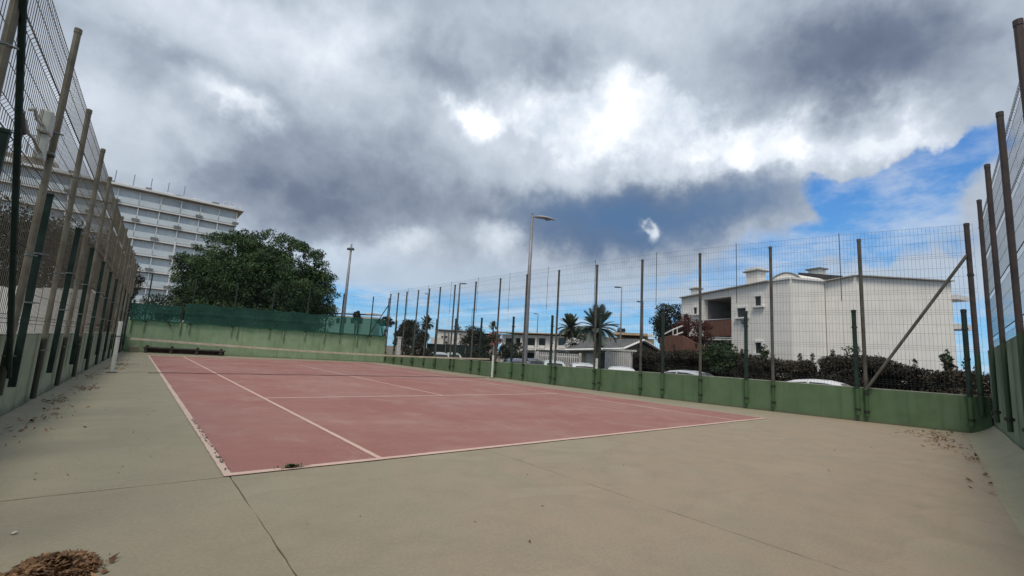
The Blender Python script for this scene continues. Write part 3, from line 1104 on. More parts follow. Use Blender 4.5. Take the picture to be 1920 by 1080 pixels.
# ------------------------------------------------------------------ leaves, weed, pebble, bench, block
def litter(name, spots, m, label, size=(.018, .045), curl=.5):
    V, F = [], []
    for (x, y, z) in spots:
        L = rng.uniform(*size); w = L * rng.uniform(.35, .55)
        a = rng.uniform(0, 2 * math.pi); ti = rng.uniform(-.5, .5); ro = rng.uniform(-.5, .5)
        R = Matrix.Rotation(a, 3, 'Z') @ Matrix.Rotation(ti, 3, 'Y') @ Matrix.Rotation(ro, 3, 'X')
        c = curl * w
        loc = [(-L, 0, .006), (-L * .2, -w, .3 * c), (L, 0, c), (-L * .2, w, .3 * c), (0, 0, -.2 * c)]
        n = len(V)
        vv = [R @ Vector(q) for q in loc]
        lo = min(q.z for q in vv)
        V += [(x + q.x, y + q.y, z + q.z - lo + .001) for q in vv]
        F += [(n, n + 1, n + 4), (n + 1, n + 2, n + 4), (n + 2, n + 3, n + 4), (n + 3, n, n + 4)]
    o = link(name, np_mesh(name, np.array(V), np.array(F), m))
    return tag(o, label, kind='stuff')


pile = []
for i in range(2600):
    a = rng.uniform(0, 2 * math.pi); r = math.sqrt(rng.uniform(0, 1))
    if r > .88 and rng.uniform() < .5: continue
    ux, uy = r * math.cos(a), r * math.sin(a)
    x = -.945 + .165 * ux; y = -1.505 + .20 * uy
    h = .060 * max(0, 1 - r ** 2) ** .8
    pile.append((x, y, h * rng.uniform(.55, 1.0) * (1 + .35 * math.sin(ux * 5 + 1) * math.cos(uy * 4))))
for i in range(110):
    a = rng.uniform(0, 6.28); r = .14 + abs(rng.normal(0, .035))
    pile.append((-.945 + r * math.cos(a) * 1.1, -1.505 + r * math.sin(a), rng.uniform(0, .006)))
litter('leaf_pile', pile, M['dead_leaf'], 'heap of brown dead leaves swept together on the concrete', (.008, .030), .8)
edge = []
for (cx_, cy_, n_, sx_, sy_) in ((-1.56, 5.7, 60, .07, .30), (-1.35, 7.6, 70, .10, .34), (-1.60, 3.6, 40, .09, .25), (-1.50, 4.6, 26, .12, .3), (-1.08, 13.4, 110, .14, .30),
                                 (-.95, 15.5, 90, .16, .5), (-1.45, 10.3, 50, .10, .5), (-1.0, 18.5, 60, .15, .8), (-1.72, 2.4, 30, .08, .3), (-1.2, 2.9, 8, .2, .4)):
    for i in range(int(n_ * .7)):
        yy = rng.normal(cy_, sy_)
        edge.append((max(rng.normal(cx_, sx_), lx(yy) + .05), yy, rng.uniform(0, .012)))
litter('fallen_leaves', edge, M['dead_leaf'], 'dead leaves drifted along the foot of the stained wall', (.012, .048))
cor = []
for (cx_, cy_, n_, sx_, sy_) in ((11.4, -3.02, 80, .6, .10), (12.5, -2.75, 50, .5, .16), (10.4, -3.35, 40, .4, .12), (11.9, -2.5, 26, .9, .22), (9.3, -3.72, 26, .3, .08), (7.4, -4.0, 12, .6, .08)):
    for i in range(n_):
        xx = rng.normal(cx_, sx_)
        cor.append((xx, max(rng.normal(cy_, sy_), ny(xx) + .5), rng.uniform(0, .01)))
litter('fallen_leaves', cor, M['dead_leaf'], 'dead leaves drifted into the corner of the two green walls', (.012, .048))
sc = [(rng.uniform(-1.7, 9), rng.uniform(-3.6, -.4), 0.0) for i in range(26)] + [(rng.uniform(-1.6, -.2), rng.uniform(0, 6), 0.0) for i in range(30)]
litter('loose_debris', sc, M['dead_leaf'], 'single dry leaf bits lying about on the bare concrete', (.008, .018))

wd = thing('weed', 'small green weed growing out of the court edge joint', 'weed', (.50, -.03, 0))
V, F = [], []
for i in range(190):
    a = rng.uniform(0, 2 * math.pi); r = abs(rng.normal(0, .42)); x = .085 * r * math.cos(a) * 1.35; y = .035 * r * math.sin(a)
    L = rng.uniform(.014, .036); th = rng.uniform(0, 6.28); up = rng.uniform(.1, .8)
    d = np.array([math.cos(th) * (1 - up * .6), math.sin(th) * (1 - up * .6), up]) * L
    s = np.array([-math.sin(th), math.cos(th), 0]) * L * .3
    p = np.array([x, y, rng.uniform(.008, .030)])
    n = len(V); V += [p, p + d * .5 + s, p + d, p + d * .5 - s]; F.append((n, n + 1, n + 2, n + 3))
link('foliage', np_mesh('foliage', np.array(V), np.array(F), M['weed']), wd)
V, F = [], []
for i in range(70):
    x = rng.normal(.03, .05); y = rng.normal(-.012, .015); L = rng.uniform(.015, .035); th = rng.uniform(0, 6.28)
    d = np.array([math.cos(th), math.sin(th), .25]) * L; s = np.array([-math.sin(th), math.cos(th), 0]) * L * .2
    p = np.array([x, y, .012]); n = len(V); V += [p, p + d * .5 + s, p + d, p + d * .5 - s]; F.append((n, n + 1, n + 2, n + 3))
link('dry_stalks', np_mesh('dry_stalks', np.array(V), np.array(F), M['weed_dry']), wd)

bm = bmesh.new()
bmesh.ops.create_icosphere(bm, subdivisions=2, radius=.014)
for v in bm.verts:
    v.co *= random.uniform(.85, 1.12); v.co.z *= .6
me = bpy.data.meshes.new('pebble'); bm.to_mesh(me); bm.free(); me.materials.append(M['stone'])
tag(link('pebble', me, None, (-1.165, -.82, .008)), 'small white pebble lying on the concrete behind the leaf heap', 'pebble')

ba = FP(13.0, .55); bb = FP(9.2, .55)
bn = thing('bench', 'long low dark bench against the pale end wall', 'bench', (ba.x, ba.y, 0), math.atan2(bb.y - ba.y, bb.x - ba.x))
BL = (bb - ba).length
b = MB(); b.box(0, BL, -.2, .2, .24, .32); b.build('seat', M['bench'], bn, bevel=.01)
b = MB(); b.box(0.04, BL - .04, .12, .17, .02, .238); b.build('back_board', M['bench'], bn)
for x in (.12, 1.25, 2.45, 3.6):
    b = MB(); b.box(x - .07, x + .07, -.17, .115, 0, .239); b.build('leg', M['bench'], bn)
    b = MB(); b.tube([(x - .06, .05, .37), (x + .06, .05, .37)], .048, 10); b.build('cushion_roll', M['bench'], bn)
p = FP(13.45, .5)
b = MB(); b.box(-.2, .2, -.15, .15, 0, .30)
o = b.build('concrete_block', M['block'], loc=(p.x, p.y, 0), bevel=.015)
tag(o, 'beige concrete block at the end of the long dark bench', 'block')
# ------------------------------------------------------------------ foliage
def leaf_cards(centers, radii, n, size, droop=.3, flat=.6, shell=.35):
    """leaf-sized quads spread through lumps; returns V,F"""
    C_ = np.array(centers); R_ = np.array(radii)
    vol = R_[:, 0] * R_[:, 1] * R_[:, 2]
    wgt = vol ** (2 / 3); wgt /= wgt.sum()
    idx = rng.choice(len(C_), n, p=wgt)
    d = rng.normal(size=(n, 3)); d /= np.linalg.norm(d, axis=1)[:, None]
    r = rng.uniform(shell ** 3, 1, n) ** (1 / 3) * rng.normal(1, .07, n)
    P = C_[idx] + d * R_[idx] * r[:, None]
    ax = d * .8 + rng.normal(size=(n, 3)) * .6
    ax[:, 2] -= droop
    ax /= np.linalg.norm(ax, axis=1)[:, None]
    up = rng.normal(size=(n, 3)) * .6 + d * .5
    up[:, 2] += flat
    s = np.cross(ax, up); s /= np.linalg.norm(s, axis=1)[:, None] + 1e-9
    L = size * rng.uniform(.6, 1.35, n)[:, None]
    Wd = L * rng.uniform(.28, .48, n)[:, None]
    V = np.stack([P - ax * L * .5, P + s * Wd * .5, P + ax * L * .5, P - s * Wd * .5], 1).reshape(-1, 3)
    F = np.arange(4 * n).reshape(-1, 4)
    return V, F


def crown_lumps(c, R, n, lump, flatbot=-.55, seed=0, frange=(.62, .95)):
    r = np.random.default_rng(seed)
    cs, rs = [], []
    for i in range(n):
        d = r.normal(size=3); d /= np.linalg.norm(d)
        if d[2] < flatbot: d[2] = -d[2]
        f = r.uniform(*frange)
        cs.append((c[0] + d[0] * R[0] * f, c[1] + d[1] * R[1] * f, c[2] + d[2] * R[2] * f))
        s = lump * r.uniform(.6, 1.25)
        rs.append((s, s, s * .75))
    cs.append(tuple(c)); rs.append(tuple(k * .72 for k in R))
    return cs, rs


def tree(name, label, cat, x, y, z0, c, R, nl, lump, n, size, m, trunk_r=.16, group=None, seed=0, droop=.3, limbs=5, flatbot=-.55):
    """c: crown centre height; R crown radii"""
    root = thing(name, label, cat, (x, y, z0), 0, group)
    cs, rs = crown_lumps((0, 0, c - z0), R, nl, lump, flatbot, seed)
    V, F = leaf_cards(cs, rs, n, size, droop)
    V[:, 2] = np.maximum(V[:, 2], .02)
    link('crown', np_mesh('crown', V, F, m), root)
    b = MB()
    top = c - z0
    b.tube([(0, 0, 0), (.05, .03, top * .3), (-.03, .05, top * .65)], [trunk_r * 1.25, trunk_r, trunk_r * .75], 8)
    rr = random.Random(seed)
    for i in range(limbs):
        a = 2 * math.pi * i / limbs + rr.uniform(-.4, .4)
        e = (math.cos(a) * R[0] * .6, math.sin(a) * R[1] * .6, top + R[2] * rr.uniform(-.1, .5))
        b.tube([(-.02, .04, top * .5), (e[0] * .4, e[1] * .4, top * .75), e], [trunk_r * .6, trunk_r * .4, trunk_r * .12], 6)
    b.build('trunk', M['bark'], root)
    return root


# the big tree behind the end wall
dep = 38.0
x, y = at(foot(490, 520), dep)
wtree = 160 / FPX * dep
ztop = zat(470, 425, dep)
bt = thing('ficus_tree', 'huge dense dark green dome-shaped tree behind the end wall', 'tree', (x, y, -.7))
R = (wtree * .83, wtree * .83, (ztop + .2) * .485)
cz = ztop - R[2] + .45
cs, rs = crown_lumps((0, 0, cz), tuple(k * .93 for k in R), 280, 1.0, -.95, 11, (.72, .95))
for i in range(110):
    a = rng.uniform(0, 6.28)
    cs.append((math.cos(a) * R[0] * rng.uniform(.35, .92), math.sin(a) * R[1] * rng.uniform(.35, .92), rng.uniform(1.2, cz + 1.5))); rs.append((1.2, 1.2, 1.2))
cs2, rs2 = [], []
for i in range(240):   # drooping outer sprays
    a = rng.uniform(0, 2 * math.pi); e = rng.uniform(-.55, 1.25)
    d = (math.cos(a) * math.cos(e), math.sin(a) * math.cos(e), math.sin(e))
    k = rng.uniform(.94, 1.055)
    cs2.append((d[0] * R[0] * k, d[1] * R[1] * k, cz + d[2] * R[2] * k)); s = rng.uniform(.26, .60); rs2.append((s, s, s * .8))
V1, F1 = leaf_cards(cs, rs, 175000, .21, .45)
V2, F2 = leaf_cards(cs2, rs2, 30000, .19, .8)
keep = V1
V = np.concatenate([V1, V2]); F = np.concatenate([F1, F2 + len(V1)])
V[:, 2] = np.maximum(V[:, 2], .15)
link('crown', np_mesh('crown', V, F, M['leaf_tree']), bt)
b = MB()
b.tube([(0, 0, 0), (.1, .05, 1.6), (0, .1, 3.2)], [.62, .5, .42], 10)
for i in range(8):
    a = i * .785 + .2
    b.tube([(0, .05, 2.2), (math.cos(a) * 2, math.sin(a) * 2, 4.4), (math.cos(a) * 4.2, math.sin(a) * 4.2, 6.4)], [.3, .2, .06], 7)
b.build('trunk', M['bark'], bt)


def tree_px(name, label, cat, px, ytop, ybot, halfw, dep, m, n=5000, size=.22, seed=1, group=None, z0=-.7, lump=None, droop=.3, depth_r=None, flatbot=-.55):
    x, y = at(foot(px, (ytop + ybot) / 2), dep)
    zt, zb = zat(px, ytop, dep), zat(px, ybot, dep)
    rx = halfw / FPX * dep
    rz = (zt - zb) / 2
    return tree(name, label, cat, x, y, z0, (zt + zb) / 2, (rx, depth_r or rx, rz), 26, lump or min(rx, rz) * .42, n, size, m, .12, group, seed, droop, flatbot=flatbot)


# trees left of the court, behind the wire fence
tree_px('bushy_tree', 'tallest dark bushy tree, rising above the left end of the white boards', 'tree', -20, 372, 610, 120, 27, M['leaf_dark'], 14000, .26, 21, 'dark trees behind the left fence', flatbot=-.95)
tree_px('bushy_tree', 'dark bushy tree just behind the nearest dark green posts', 'tree', 95, 395, 610, 85, 30, M['leaf_dark'], 11000, .26, 22, 'dark trees behind the left fence', flatbot=-.95)
tree_px('bushy_tree', 'brownish dry tree seen between the dense olive posts', 'tree', 165, 425, 612, 60, 33, M['leaf_brown'], 8000, .26, 23, 'dark trees behind the left fence', flatbot=-.95)
tree_px('bushy_tree', 'lower dark tree where the olive fence meets the end wall', 'tree', 222, 470, 615, 45, 36, M['leaf_brown'], 6000, .26, 24, 'dark trees behind the left fence', flatbot=-.95)
tree_px('bush', 'olive bush between the far corner of the wire fence and the big tree', 'bush', 300, 552, 610, 36, 35, M['leaf_green'], 3500, .18, 25, None, flatbot=-.95)
# street-side trees and shrubs
tree_px('bushy_tree', 'dark round tree beside the slim palm, beyond the far street corner', 'tree', 778, 597, 668, 26, 43, M['leaf_dark'], 6500, .20, 31, 'trees across the street')
tree_px('bushy_tree', 'dark tree with the flattest crown, beyond the far street corner', 'tree', 757, 599, 668, 20, 44, M['leaf_dark'], 4500, .20, 36, 'trees across the street')
tree_px('bushy_tree', 'grey-green tree in front of the white house windows', 'tree', 889, 612, 662, 26, 50, M['leaf_dark'], 4500, .20, 32, 'trees across the street')
tree_px('bushy_tree', 'low grey-green tree right of the white house', 'tree', 912, 632, 668, 16, 46, M['leaf_dark'], 2500, .18, 33, 'trees across the street')
tree_px('bushy_tree', 'dark leafy tree climbing beside the white villa', 'tree', 1256, 566, 655, 34, 40, M['leaf_dark'], 6500, .22, 34, None, flatbot=-.95)
tree_px('shrub', 'dark shrub with pale blossoms beside the tall street lamp', 'bush', 962, 640, 690, 26, 34, M['leaf_dark'], 4200, .16, 41, 'shrubs beyond the wall', flatbot=-.95)
tree_px('shrub', 'dark shrub behind the net post', 'bush', 905, 645, 690, 26, 36, M['leaf_dark'], 3800, .16, 42, 'shrubs beyond the wall', flatbot=-.95)
tree_px('shrub', 'dark brown hedge bush at the far end of the street wall', 'bush', 778, 640, 676, 28, 37, M['leaf_hedge'], 4200, .16, 43, 'shrubs beyond the wall', flatbot=-.95)
tree_px('bougainvillea', 'reddish bougainvillea over the brown stair wall', 'bush', 1300, 590, 655, 32, 31, M['leaf_red'], 5500, .16, 44, None, flatbot=-.95)
tree_px('bush', 'green bush standing highest in the dark hedge', 'bush', 1352, 640, 700, 34, 25.6, M['leaf_green'], 4500, .15, 45, None, flatbot=-.95)
tree_px('bush', 'small dark bush on the skyline behind the grey roof', 'bush', 1166, 612, 640, 9, 62, M['leaf_dark'], 1200, .22, 46, None, flatbot=-.95)
tree_px('bush', 'tiny bush on the skyline right of the second palm', 'bush', 1092, 610, 640, 9, 62, M['leaf_dark'], 1200, .22, 47, None, flatbot=-.95)
tree_px('bush', 'small dark tree on top of the long pale parapet', 'tree', 669, 581, 600, 7, 72, M['leaf_dark'], 900, .25, 48, None, flatbot=-.95)
tree_px('bush', 'low trees on the skyline left of the end fence corner', 'bush', 722, 594, 612, 18, 60, M['leaf_dark'], 1600, .22, 49, None, flatbot=-.95)

# flowering bushes
for (lab, px, yt, yb, hw, dep, mm, sd, nn) in (
        ('pink blossoming shrub right behind the far net post', 930, 618, 652, 12, 33, 'flower_pink', 51, 900),
        ('white blossoming bush before the long white picket fence', 1076, 634, 668, 18, 36, 'flower_white', 52, 1500)):
    o = tree_px('flowering_shrub', lab, 'flowering shrub', px, yt, yb, hw, dep, M[mm], nn, .14, sd, 'blossoming shrubs by the street', flatbot=-.95)
    x, y = at(px, dep)
    cs, rs = crown_lumps((0, 0, zat(px, (yt + yb) / 2, dep) + .7), (hw / FPX * dep, hw / FPX * dep, .6), 10, .25, -.9, sd)
    V, F = leaf_cards(cs, rs, 1300, .13)
    link('leaves', np_mesh('leaves', V, F, M['leaf_dark']), o)

# hedge in front of the villa
def hedge(label, line, m, n, thick=1.6, size=.15, sd=0, name='hedge', group=None):
    """line: (px, top y, depth) samples"""
    P = [(*at(px, d), zat(px, ty, d)) for px, ty, d in line]
    base = (*P[0][:2], -.7)
    root = thing(name, label, 'hedge', base, 0, group)
    cs, rs = [], []
    r = np.random.default_rng(sd)
    for (a, c) in zip(P[:-1], P[1:]):
        L = math.dist(a[:2], c[:2]); k = max(3, int(L / .26))
        for i in range(k):
            f = (i + r.uniform()) / k
            x, y, zt = [a[j] + (c[j] - a[j]) * f for j in range(3)]
            for q in range(3):
                h = zt + .7
                zz = h * (.22 + .31 * q) - .02
                s = r.uniform(.42, .68)
                cs.append((x - base[0] + r.normal(0, thick * .22), y - base[1] + r.normal(0, thick * .22), zz)); rs.append((s, s, h * .26 if q < 2 else .36))
            if r.uniform() < .35:
                cs.append((x - base[0], y - base[1], zt + .7 + r.uniform(.02, .22))); rs.append((.10, .10, .22))
    V, F = leaf_cards(cs, rs, n, size, .1)
    V[:, 2] = np.maximum(V[:, 2], .01)
    link('foliage', np_mesh('foliage', V, F, m), root)
    b = MB()
    for (a, c) in zip(P[:-1], P[1:]):
        L = math.dist(a[:2], c[:2]); k = max(1, int(L / .8))
        for i in range(k):
            f = (i + .5) / k
            x, y = a[0] + (c[0] - a[0]) * f - base[0], a[1] + (c[1] - a[1]) * f - base[1]
            for _ in range(2):
                e = (x + random.uniform(-.3, .3), y + random.uniform(-.3, .3), (a[2] + .7) * random.uniform(.75, 1.12))
                b.tube([(x, y, 0), e], [.025, .008], 5)
    b.build('stems', M['bark'], root)
    return root


hedge('long dark brown hedge between the parked cars and the white villa',
      [(1372, 655, 25.5), (1400, 668, 24.5), (1440, 670, 24), (1500, 674, 23.5), (1560, 668, 22.5), (1600, 660, 22), (1640, 662, 21.5), (1690, 680, 21), (1740, 692, 20.5),
       (1800, 694, 20), (1850, 694, 19.6)], M['leaf_hedge'], 150000, size=.125, sd=61)
hedge('dark clipped hedge in front of the brown stair wall', [(1192, 652, 30), (1225, 655, 29), (1260, 656, 28), (1300, 652, 27.2), (1345, 655, 26.2)], M['leaf_hedge'], 60000, size=.125, sd=62)
b_r = at(1420, 24.5)
# a few taller shoots rising over the hedge
for (lab, px, ty, by, hw, dep, sd) in (('leafy sprig rising over the dark hedge beside the short post', 1594, 648, 690, 16, 22.2, 71),
                                      ('thin leafy shoot over the hedge below the villa corner', 1777, 655, 700, 10, 20.3, 72),
                                      ('leafy shoot over the hedge by the small lower window', 1432, 640, 690, 9, 24.0, 73)):
    tree_px('shoot', lab, 'plant', px, ty, by, hw, dep, M['leaf_green'], 420, .15, sd, 'shoots above the hedge', flatbot=-.95)


# ------------------------------------------------------------------ palms
def frond_mesh(L, droop, m, seed, width=.32, n=24):
    r = random.Random(seed)
    b = MB()
    pts = []
    for i in range(n + 1):
        f = i / n
        pts.append(Vector((L * f * (1 - .18 * droop * f), 0, L * (.10 * f - droop * .62 * f * f))))
    b.tube(pts[::4] + [pts[-1]], [.022 * (1 - .8 * k / (len(pts[::4]))) for k in range(len(pts[::4]) + 1)], 5)
    for i in range(3, n + 1):
        f = i / n
        p = pts[i]; d = (pts[i] - pts[i - 1]).normalized()
        ll = width * L * (math.sin(math.pi * min(1, f * .9 + .08)) ** .6) * r.uniform(.85, 1.1)
        for sgn in (-1, 1):
            for sub in (0, .5):
                p0 = p - d * sub * L / n
                tip = p0 + Vector((d.x * .65, sgn * .75, .18 - .35 * f)).normalized() * ll + d * ll * .25
                wv = d * .022 * L ** .5
                b.quad(p0 - wv, p0 + wv, tip)
    return b.mesh('frond', m)


def palm(label, px, ycrown, dep, L, nf, m, trunk_r=.17, group='palm trees across the street', seed=0, white=0.0, skirt=0, zbase=-.7):
    x, y = at(foot(px, ycrown), dep)
    zc = zat(px, ycrown, dep) - zbase
    root = thing('palm_tree', label, 'palm tree', (x, y, zbase), 0, group)
    b = MB()
    z = white
    k = max(4, int((zc - white) / .16))
    b.tube([(0, 0, white + (zc - white) * i / k) for i in range(k + 1)], [trunk_r * (1.0 + (.12 if i % 2 else -.04)) for i in range(k + 1)], 10)
    b.build('trunk', M['palm_trunk'], root)
    if white:
        w = MB(); w.tube([(0, 0, 0), (0, 0, white * .6), (0, 0, white)], [trunk_r * 1.35, trunk_r * 1.25, trunk_r * 1.1], 12)
        w.build('white_base', M['whitewash'], root)
    r = random.Random(seed)
    variants = [frond_mesh(L, d, m, seed + i) for i, d in enumerate((.05, .22, .42, .65, .95))]
    for i in range(nf):
        f = (i + .5) / nf
        el = math.radians(82 - 105 * f + r.uniform(-8, 8))
        vi = min(4, int(f * 5))
        o = link('frond', variants[vi], root, (0, 0, zc + .05))
        o.rotation_euler = (r.uniform(-.25, .25), -el, i * 2.39996 + r.uniform(-.2, .2))
        s = r.uniform(.85, 1.1)
        o.scale = (s, s, s)
    for i in range(skirt):
        o = link('dead_frond', variants[4], root, (0, 0, zc - .1))
        o.rotation_euler = (0, math.radians(55 + r.uniform(-10, 12)), i * 2.39996)
        o.scale = (.6, .6, .6)
    return root


palm('big grey-green palm with a whitewashed trunk base behind the parked white car', 1121, 617, 28, 1.42, 44, M['palm_leaf_blue'], .20, seed=3, white=1.85, skirt=8)
palm('darker spiky palm behind the white picket fence', 1069, 616, 40, 1.30, 46, M['palm_leaf'], .18, seed=4, skirt=10)
palm('slim palm at the far end of the street beside the dark trees', 801, 608, 46, .85, 30, M['palm_leaf'], .11, seed=5)
palm('tiny distant palm showing over the pink shrub', 925, 612, 62, .75, 26, M['palm_leaf'], .10, seed=6)
palm('spiky palm at the skyline left of the white villa', 1240, 604, 44, .95, 26, M['palm_leaf'], .14, seed=7)
palm('small drooping palm before the row of white balconies', 1080, 634, 38, .95, 24, M['palm_leaf'], .12, seed=8)
palm('tiny dark palm over the white house roof beyond the street', 857, 620, 66, .9, 24, M['palm_leaf'], .13, seed=9)

# bare dark shrub before the garden fence
x, y = at(1207, 29.5)
bs_ = thing('bare_shrub', 'leafless dark branching shrub at the end of the white fence', 'shrub', (x, y, -.7))
b = MB()
for i in range(16):
    a = random.uniform(0, 6.28); h = random.uniform(1.2, 2.1); w = random.uniform(.1, .75)
    e1 = (math.cos(a) * w * .4, math.sin(a) * w * .4, h * .55); e2 = (math.cos(a) * w, math.sin(a) * w, h)
    b.tube([(0, 0, 0), e1, e2], [.035, .022, .006], 5)
b.build('branches', M['bark'], bs_)


# ------------------------------------------------------------------ street lamps
def lamp(label, px, ytop, dep, kind, pole_r, m, arm_px=0, group='street lamps beyond the fences', head_side=1, lenz=.5):
    x, y = at(foot(px, ytop), dep)
    zt = zat(px, ytop, dep)
    z0 = -.70
    root = thing('street_lamp', label, 'street lamp', (x, y, z0), math.atan2(RGT[1], RGT[0]), group)
    h = zt - z0
    b = MB(); b.tube([(0, 0, 0), (0, 0, .9), (0, 0, h * .55), (0, 0, h)], [pole_r * 1.35, pole_r * 1.15, pole_r * .9, pole_r * .55], 10)
    b.build('pole', m, root, smooth=True)
    b = MB(); b.lathe([(pole_r * 2.2, 0.01), (pole_r * 2.2, .05), (pole_r * 1.4, .08)], 12); b.build('base', M['lamp_dark'], root)
    s = head_side
    if kind == 'cobra':
        L = lenz
        b = MB(); b.tube([(0, 0, h - .10), (s * .16, 0, h - .09)], .022, 8); b.build('arm', M['lamp_dark'], root)
        b = MB()
        for i in range(9):
            pass
        nseg, nr = 10, 10
        ringp = []
        for i in range(nseg + 1):
            f = i / nseg
            w = .155 * L / .8 * math.sin(math.pi * min(.98, f * .86 + .13)) ** .7
            t_ = .075 * L / .8 * math.sin(math.pi * min(.98, f * .84 + .12)) ** .8
            cx = s * (.12 + L * f); cz = h - .09 - .10 * f * f * L
            ringp.append([(cx, w * math.cos(2 * math.pi * k / nr), cz + t_ * max(-.28, math.sin(2 * math.pi * k / nr))) for k in range(nr)])
        for i in range(nseg):
            for k in range(nr):
                k2 = (k + 1) % nr
                q = (ringp[i][k], ringp[i][k2], ringp[i + 1][k2], ringp[i + 1][k])
                b.quad(*(q if s > 0 else q[::-1]))
        b.quad(*ringp[0][::-1]); b.quad(*ringp[-1])
        b.build('lamp_head', M['lamp_head'], root, smooth=True)
        b = MB(); b.lathe([(.001, 0), (.10 * L / .8, .0), (.12 * L / .8, .05)], 12, (s * (.12 + L * .62), 0, h - .165 - .04 * L)); b.build('lens', M['lamp_lens'], root)
        b = MB(); b.tube([(0, 0, h), (0.0, 0, h + .09)], .028, 8); b.build('top_cap', M['lamp_dark'], root)
    elif kind == 'flat':
        b = MB(); b.box(min(0, s * lenz * .25), max(0, s * lenz * .25), -.03, .03, h - .07, h - .02); b.build('arm', m, root)
        b = MB(); b.prism([(s * lenz * .2, -.11), (s * lenz, -.09), (s * lenz, .09), (s * lenz * .2, .11)], h - .09, h); b.build('lamp_head', M['lamp_dark'], root, bevel=.02)
    elif kind == 'flood':
        b = MB(); b.box(-.20, .20, -.03, .03, h - .35, h - .30); b.build('cross_bar', M['lamp_dark'], root)
        for k in (-1, 1):
            b = MB(); b.box(k * .15 - .12, k * .15 + .12, -.20, .04, h - .52, h - .36); b.build('floodlight', M['lamp_dark'], root, bevel=.02)
    return root


lamp('tall street lamp with an egg-shaped head, in front of the dark cloud', 999, 392, 22, 'cobra', .115, M['lamp_grey'], lenz=1.05)
lamp('tall thin floodlight mast behind the shade netting right of the big tree', 660, 452, 36, 'flood', .13, M['lamp_grey'])
lamp('street lamp with a short flat head behind the far fence posts', 863, 528, 42, 'flat', .11, M['lamp_dark'], lenz=.6)
lamp('distant street lamp with a small flat head at the far end of the street', 804, 549, 56, 'flat', .11, M['lamp_grey'], head_side=-1, lenz=.45)
lamp('street lamp whose flat head points away from the white villa', 1166, 535, 38, 'flat', .075, M['lamp_grey'], head_side=-1, lenz=.62)
lamp('distant street lamp standing before the row of white balconies', 1009, 587, 60, 'flat', .07, M['lamp_dark'], head_side=-1, lenz=.6)
lamp('street lamp half hidden by a tall fence post, only its arm showing', 1206, 563, 36, 'flat', .05, M['lamp_dark'], head_side=-1, lenz=.5)
lamp('faint tiny street lamp on the blue skyline above the white house', 886, 578, 76, 'flat', .05, M['lamp_dark'], head_side=1, lenz=.5)


# ------------------------------------------------------------------ villa
def P2(px, dep):
    return at(px, dep)


vx, vy = P2(1446, 28.5)
villa = thing('white_villa', 'big white villa with an arched bay and chimneys behind the dark hedge', 'villa', (vx, vy, -.7))
V0 = Vector((vx, vy, -.7))


def rel(p):
    return (p[0] - vx, p[1] - vy)


VT = 6.75 + .7   # wall top above the street
a0, a3 = P2(1277, 36.0), P2(1446, 28.5)
dA = (Vector(a3) - Vector(a0)); dA.normalize()


def on_front(px):
    o = Vector(CAM[:2]); d = Vector(ray(px, hz(px))[:2])
    t_ = ((a0[0] - o.x) * dA.y - (a0[1] - o.y) * dA.x) / (d.x * dA.y - d.y * dA.x)
    return (o.x + d.x * t_, o.y + d.y * t_), t_


a1, D1 = on_front(1320)
a2, D2 = on_front(1372)
nA = Vector((-dA.y, dA.x))
if nA.dot(Vector(CAM[:2]) - Vector(a0)) > 0: nA = -nA     # pointing into the house
tops = {k: zat(px, py, d) + .7 for k, (px, py, d) in dict(a0=(1277, 557, 36), a1=(1320, 548, D1), a2=(1372, 538, D2), a3=(1446, 524, 28.5)).items()}


def inn(p, d):
    return (p[0] + nA.x * d, p[1] + nA.y * d)


def wallseg(p, q, z0, zp, zq, d0=0.0, d1=.35, name='wall', m=None, parent=None):
    b = MB()
    A = [rel(inn(p, d0)), rel(inn(q, d0)), rel(inn(q, d1)), rel(inn(p, d1))]
    ar = sum(A[i][0] * A[(i + 1) % 4][1] - A[(i + 1) % 4][0] * A[i][1] for i in range(4))
    zz = [zp, zq, zq, zp]
    if ar < 0:
        A = A[::-1]; zz = zz[::-1]
    n = len(b.v)
    b.v += [(*A[k], z0) for k in range(4)] + [(*A[k], zz[k]) for k in range(4)]
    b.f += [(3, 2, 1, 0), (4, 5, 6, 7), (0, 1, 5, 4), (1, 2, 6, 5), (2, 3, 7, 6), (3, 0, 4, 7)]
    b.mi += [0] * 6
    return b.build(name, m or M['white_wall'], parent or villa)


def lerp(p, q, f):
    return (p[0] + (q[0] - p[0]) * f, p[1] + (q[1] - p[1]) * f)


wallseg(a0, a1, 0, tops['a0'], tops['a1'])
wallseg(a2, a3, 0, tops['a2'], tops['a3'])
lint1, lint2 = zat(1320, 560, D1) + .7, zat(1372, 553, D2) + .7
b1z, b2z = zat(1320, 600, D1) + .7, zat(1372, 598, D2) + .7
b1l, b2l = zat(1320, 630, D1) + .7, zat(1372, 631, D2) + .7
# lintel over the loggia: sloped band
b = MB()
A = [rel(a1), rel(a2), rel(inn(a2, .35)), rel(inn(a1, .35))]
lo = [lint1, lint2, lint2, lint1]; hi = [tops['a1'], tops['a2'], tops['a2'], tops['a1']]
ar = sum(A[i][0] * A[(i + 1) % 4][1] - A[(i + 1) % 4][0] * A[i][1] for i in range(4))
if ar < 0: A, lo, hi = A[::-1], lo[::-1], hi[::-1]
b.v += [(*A[k], lo[k]) for k in range(4)] + [(*A[k], hi[k]) for k in range(4)]
b.f += [(3, 2, 1, 0), (4, 5, 6, 7), (0, 1, 5, 4), (1, 2, 6, 5), (2, 3, 7, 6), (3, 0, 4, 7)]; b.mi += [0] * 6
b.build('lintel', M['white_wall'], villa)
wallseg(lerp(a1, a2, -.1), lerp(a1, a2, 1.3), 0, lint1, lint2, 3.0, 3.2, 'loggia_back_wall', M['loggia'])
